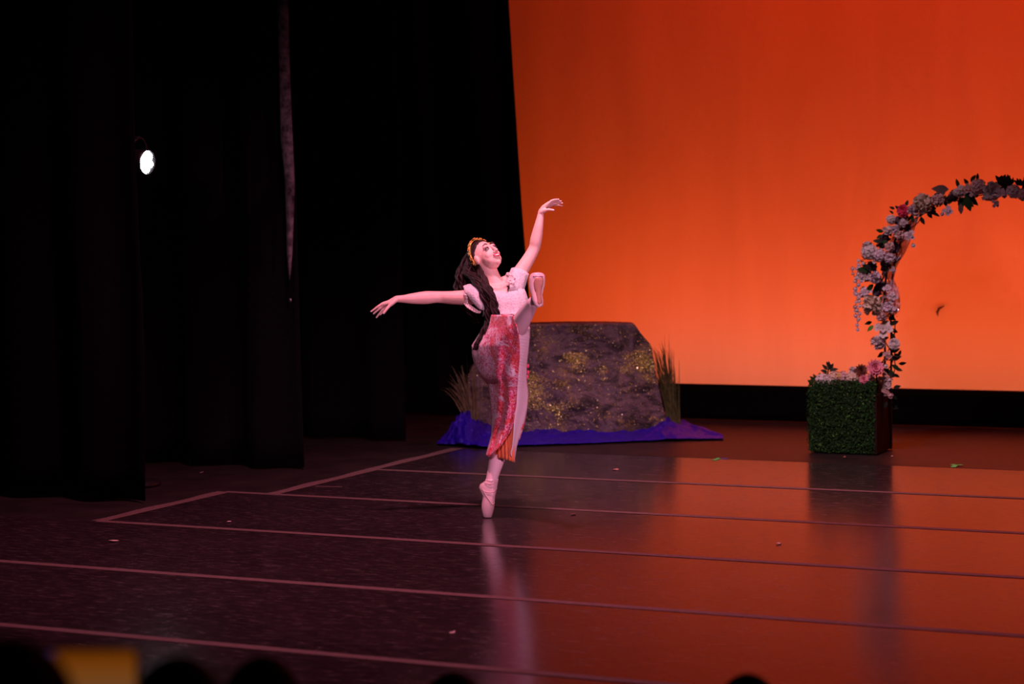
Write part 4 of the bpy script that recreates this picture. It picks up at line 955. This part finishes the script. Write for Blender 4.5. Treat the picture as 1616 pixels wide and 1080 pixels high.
scrap(318, 747, .014, .03, 'petal_scrap', 'fallen_petal', 'tiny pale scrap near the second side curtain', 'petal', 5)
scrap(362, 825, .02, .04, 'petal_scrap', 'fallen_petal', 'small pale scrap right of the tape corner on the left', 'petal', 6)
scrap(905, 813, .03, .05, 'scrap_pink', 'fallen_petal', 'faint pinkish scrap on the floor right of the supporting foot', 'petal', 7)
scrap(1333, 722, .02, .03, 'scrap_pink', 'fallen_petal', 'pink petal lying right before the planter', 'petal', 8)
scrap(1408, 721, .014, .03, 'petal_scrap', 'fallen_petal', 'white petal beside the right corner of the planter', 'petal', 9)
def strip(name, m_, parts, label):
    t_ = thing(name, label, 'tape mark')
    for (a, c_, w_, mm) in parts:
        p, q = flo(*a), flo(*c_); d = (q - p).normalized(); s_ = Vector((-d.y, d.x, 0)) * w_
        z = Vector((0, 0, .0018)); solid(MB().add([p - s_ + z, q - s_ + z, q + s_ + z, p + s_ + z], [(0, 1, 2, 3)]).build('tape', mm, t_, smooth=False), .0006)
strip('spike_mark', '', [((1126, 727), (1136, 723.5), .018, 'tape_green'), ((1136, 723.5), (1149, 725), .012, 'tape_blue')], 'small green and blue tape mark on the floor left of the planter')
strip('spike_mark', '', [((1501, 733.5), (1519, 734.5), .018, 'tape_green'), ((1509, 734), (1504, 738), .018, 'tape_green')], 'green T-shaped tape mark on the floor right of the planter')
strip('spike_mark', '', [((498, 768), (540, 769), .012, 'seam_tape')], 'short pale tape strip on the dark floor at left')

# ================================================================== AUDIENCE
def seated(name, label, px, py, d, hair_m, bun=False, seed=0, longhair=False, seat=''):
    """head top appears at pixel (px, py), d metres from the camera"""
    top = atd(px, py, d); X0, Y0, ZH = top.x, top.y, top.z; fz = None
    for k in range(8):
        y0 = 5.35 - .9 * k; y1 = 5.95 if k == 0 else y0 + .9
        if y0 <= Y0 + .1 < y1: fz = -.62 + .225 * k
    if fz is None: fz = .9
    t_ = thing('person', label, 'person', 'spectators in the dark house'); mb = MB()
    fwd = Vector((-.3, .95, 0)).normalized(); sd = Vector((fwd.y, -fwd.x, 0)); up = Vector((0, 0, 1))
    def Q(s, f, z): return Vector((X0, Y0, 0)) + sd * s + fwd * f + up * z
    def tb(rows_, n=14): mb.tube([Q(*q[:3]) for q in rows_], [q[3] for q in rows_], n)
    hc = ZH - .125
    mb.ell(Q(0, 0, hc), (sd * .076, fwd * .096, up * .118), 18, 12); mb.ell(Q(0, .035, hc - .06), (sd * .056, fwd * .065, up * .075), 14, 10); mb.ell(Q(0, .10, hc - .03), (sd * .013, fwd * .022, up * .02), 8, 6)
    for s in (-1, 1): mb.ell(Q(s * .078, 0, hc - .02), (sd * .011, fwd * .02, up * .032), 8, 6)
    tb([(0, -.01, hc - .06, .055), (0, -.02, hc - .14, .053), (0, -.03, hc - .20, .075)])
    sh = hc - .23; hip = max(fz + .50, sh - .52)
    mb.rings([[Q(hw * math.cos(a), -.04 + dd * math.sin(a), z) for a in [2 * PI * k / 24 for k in range(24)]] for z, hw, dd in ((hip - .08, .16, .11), (hip, .175, .125), (lerp(hip, sh, .45), .15, .11), (lerp(hip, sh, .85), .19, .115), (sh, .175, .095), (sh + .05, .09, .07))])
    for s in (-1, 1):
        tb([(s * .19, -.03, sh - .03, .062), (s * .235, 0, sh - .17, .05), (s * .24, .06, sh - .30, .042), (s * .19, .22, hip + .10, .036), (s * .12, .33, hip + .10, .03)])
        tb([(s * .10, .0, hip, .095), (s * .11, .24, hip + .01, .08), (s * .11, .44, hip - .01, .065), (s * .11, .47, hip - .12, .055), (s * .11, .46, fz + .08, .04)])
        tb([(s * .11, .43, fz + .045, .042), (s * .115, .56, fz + .035, .038), (s * .115, .66, fz + .03, .028)])
        for q in range(5): tb([(s * (.12 - .018 * q), .33, hip + .10, .013), (s * (.10 - .018 * q), .39 + .01 * (2 - abs(q - 2)), hip + .095, .009), (s * (.09 - .016 * q), .42, hip + .08, .007)], 6)
    o = mb.build('body', 'cloth_dark', t_); rm_ = o.modifiers.new('r', 'REMESH'); rm_.mode = 'VOXEL'; rm_.voxel_size = .011; rm_.use_smooth_shade = True
    s_ = o.modifiers.new('s', 'SMOOTH'); s_.iterations = 3
    hm_ = MB(); hm_.ell(Q(0, -.012, hc + .012), (sd * .088, fwd * .104, up * .118), 20, 14)
    if longhair: hm_.rings([[Q(hw * math.cos(a), -.05 + dd * math.sin(a), z) for a in [2 * PI * k / 18 for k in range(18)]] for z, hw, dd in ((hc + .02, .085, .06), (hc - .1, .10, .05), (hc - .22, .11, .045), (hc - .32, .09, .03))])
    if bun: hm_.ell(Q(0, -.06, hc + .10), (sd * .05, fwd * .05, up * .045), 12, 8)
    hm_.build('hair', hair_m, t_)
    # the seat under this spectator
    st_ = thing('theatre_seat', 'dark tip-up seat under the ' + seat, 'seat', 'theatre seats'); sm_ = MB()
    def slab(nm, c, ex, m_):
        pts = [Q(c[0] + sx * ex[0], c[1] + sy * ex[1], c[2] + sz * ex[2]) for sz in (-1, 1) for sx, sy in ((-1, -1), (1, -1), (1, 1), (-1, 1))]
        o_ = MB().add(pts, [(3, 2, 1, 0), (4, 5, 6, 7), (0, 1, 5, 4), (1, 2, 6, 5), (2, 3, 7, 6), (3, 0, 4, 7)]).build(nm, m_, st_, smooth=False)
        bv = o_.modifiers.new('b', 'BEVEL'); bv.width = .015; bv.segments = 2
    slab('seat_cushion', (0, .15, hip - .145), (.235, .24, .045), 'seat_cloth'); slab('backrest', (0, -.20, hip + .08), (.235, .035, .29), 'seat_cloth')
    for s in (-1, 1): slab('side_panel', (s * .265, .05, (fz + hip + .08) / 2), (.02, .2, (hip + .08 - fz) / 2), 'lamp_black')
    return t_, Q, hc, sh, hip
seated('person', 'dark blurred head at bottom left, right of the glowing phone', 415, 1040, 4.3, 'hair_black', longhair=True, seat='spectator two heads right of the phone')
seated('person', 'dark head in the bottom left, just right of the phone screen', 282, 1040, 3.4, 'hair_black', seat='spectator just right of the phone')
seated('person', 'small dark head top at the bottom edge, left of centre', 715, 1064, 5.1, 'hair_black', bun=False, seat='spectator left of centre')
seated('person', 'small dark head top at the bottom edge, right of centre', 1180, 1066, 5.2, 'hair_black', seat='spectator right of centre')
pt, Q, hc, sh, hip = seated('person', 'dark spectator in the bottom left corner, head next to the phone', 15, 1010, 2.5, 'hair_black', longhair=True, seat='spectator in the bottom left corner')
# phone held up in landscape
pc = atd(136, 1064, 3.1); pu = (CU * 1 + CB * .0).normalized(); pr = CR; pn = CB
ph = thing('phone', 'glowing phone held up in landscape, its screen showing the orange stage', 'phone')
def pslab(w_, h_, t0, t1, nm, m_, parent, bev=.0):
    pts = [pc + pr * sx * w_ + pu * sy * h_ + pn * t for t in (t0, t1) for sx, sy in ((-1, -1), (1, -1), (1, 1), (-1, 1))]
    o = MB().add(pts, [(3, 2, 1, 0), (4, 5, 6, 7), (0, 1, 5, 4), (1, 2, 6, 5), (2, 3, 7, 6), (3, 0, 4, 7)]).build(nm, m_, parent, smooth=False)
    if bev: bv = o.modifiers.new('b', 'BEVEL'); bv.width = bev; bv.segments = 3
    return o
pslab(.080, .040, -.008, 0, 'phone_case', 'phone_body', ph, .003); pslab(.0755, .0365, .0002, .0012, 'screen', 'phone_screen', ph)
# the hand that holds it, joined to the spectator's raised forearm
hm_ = MB(); hx = pc - pr * .088 - pu * .015
el = pc - pr * .16 - pu * .30 + pn * .16
hm_.tube([el, el.lerp(hx - pu * .05 + pn * .01, .5), hx - pu * .05 + pn * .01], [.042, .036, .026], 12); hm_.ell(hx - pu * .012, (pr * .022, pu * .042, pn * .028), 12, 8)
for k in range(4): hm_.tube([hx + pu * (.02 - .018 * k) - pn * .01, hx + pr * .004 + pu * (.022 - .018 * k) - pn * .022, hx + pr * .03 + pu * (.02 - .018 * k) - pn * .016], [.009, .0085, .007], 8)
hm_.tube([hx - pu * .03 + pn * .01, hx + pr * .006 - pu * .018 + pn * .014, hx + pr * .018 - pu * .002 + pn * .008], [.011, .010, .008], 8)
fo = hm_.build('raised_forearm', 'skin_dark_room', pt); rm_ = fo.modifiers.new('r', 'REMESH'); rm_.mode = 'VOXEL'; rm_.voxel_size = .004; rm_.use_smooth_shade = True

# object-space textures need every part's origin at the stage origin, which the builders above keep
for o in list(bpy.data.objects):
    if o.type == 'MESH' and o.get('label') == '': del o['label']
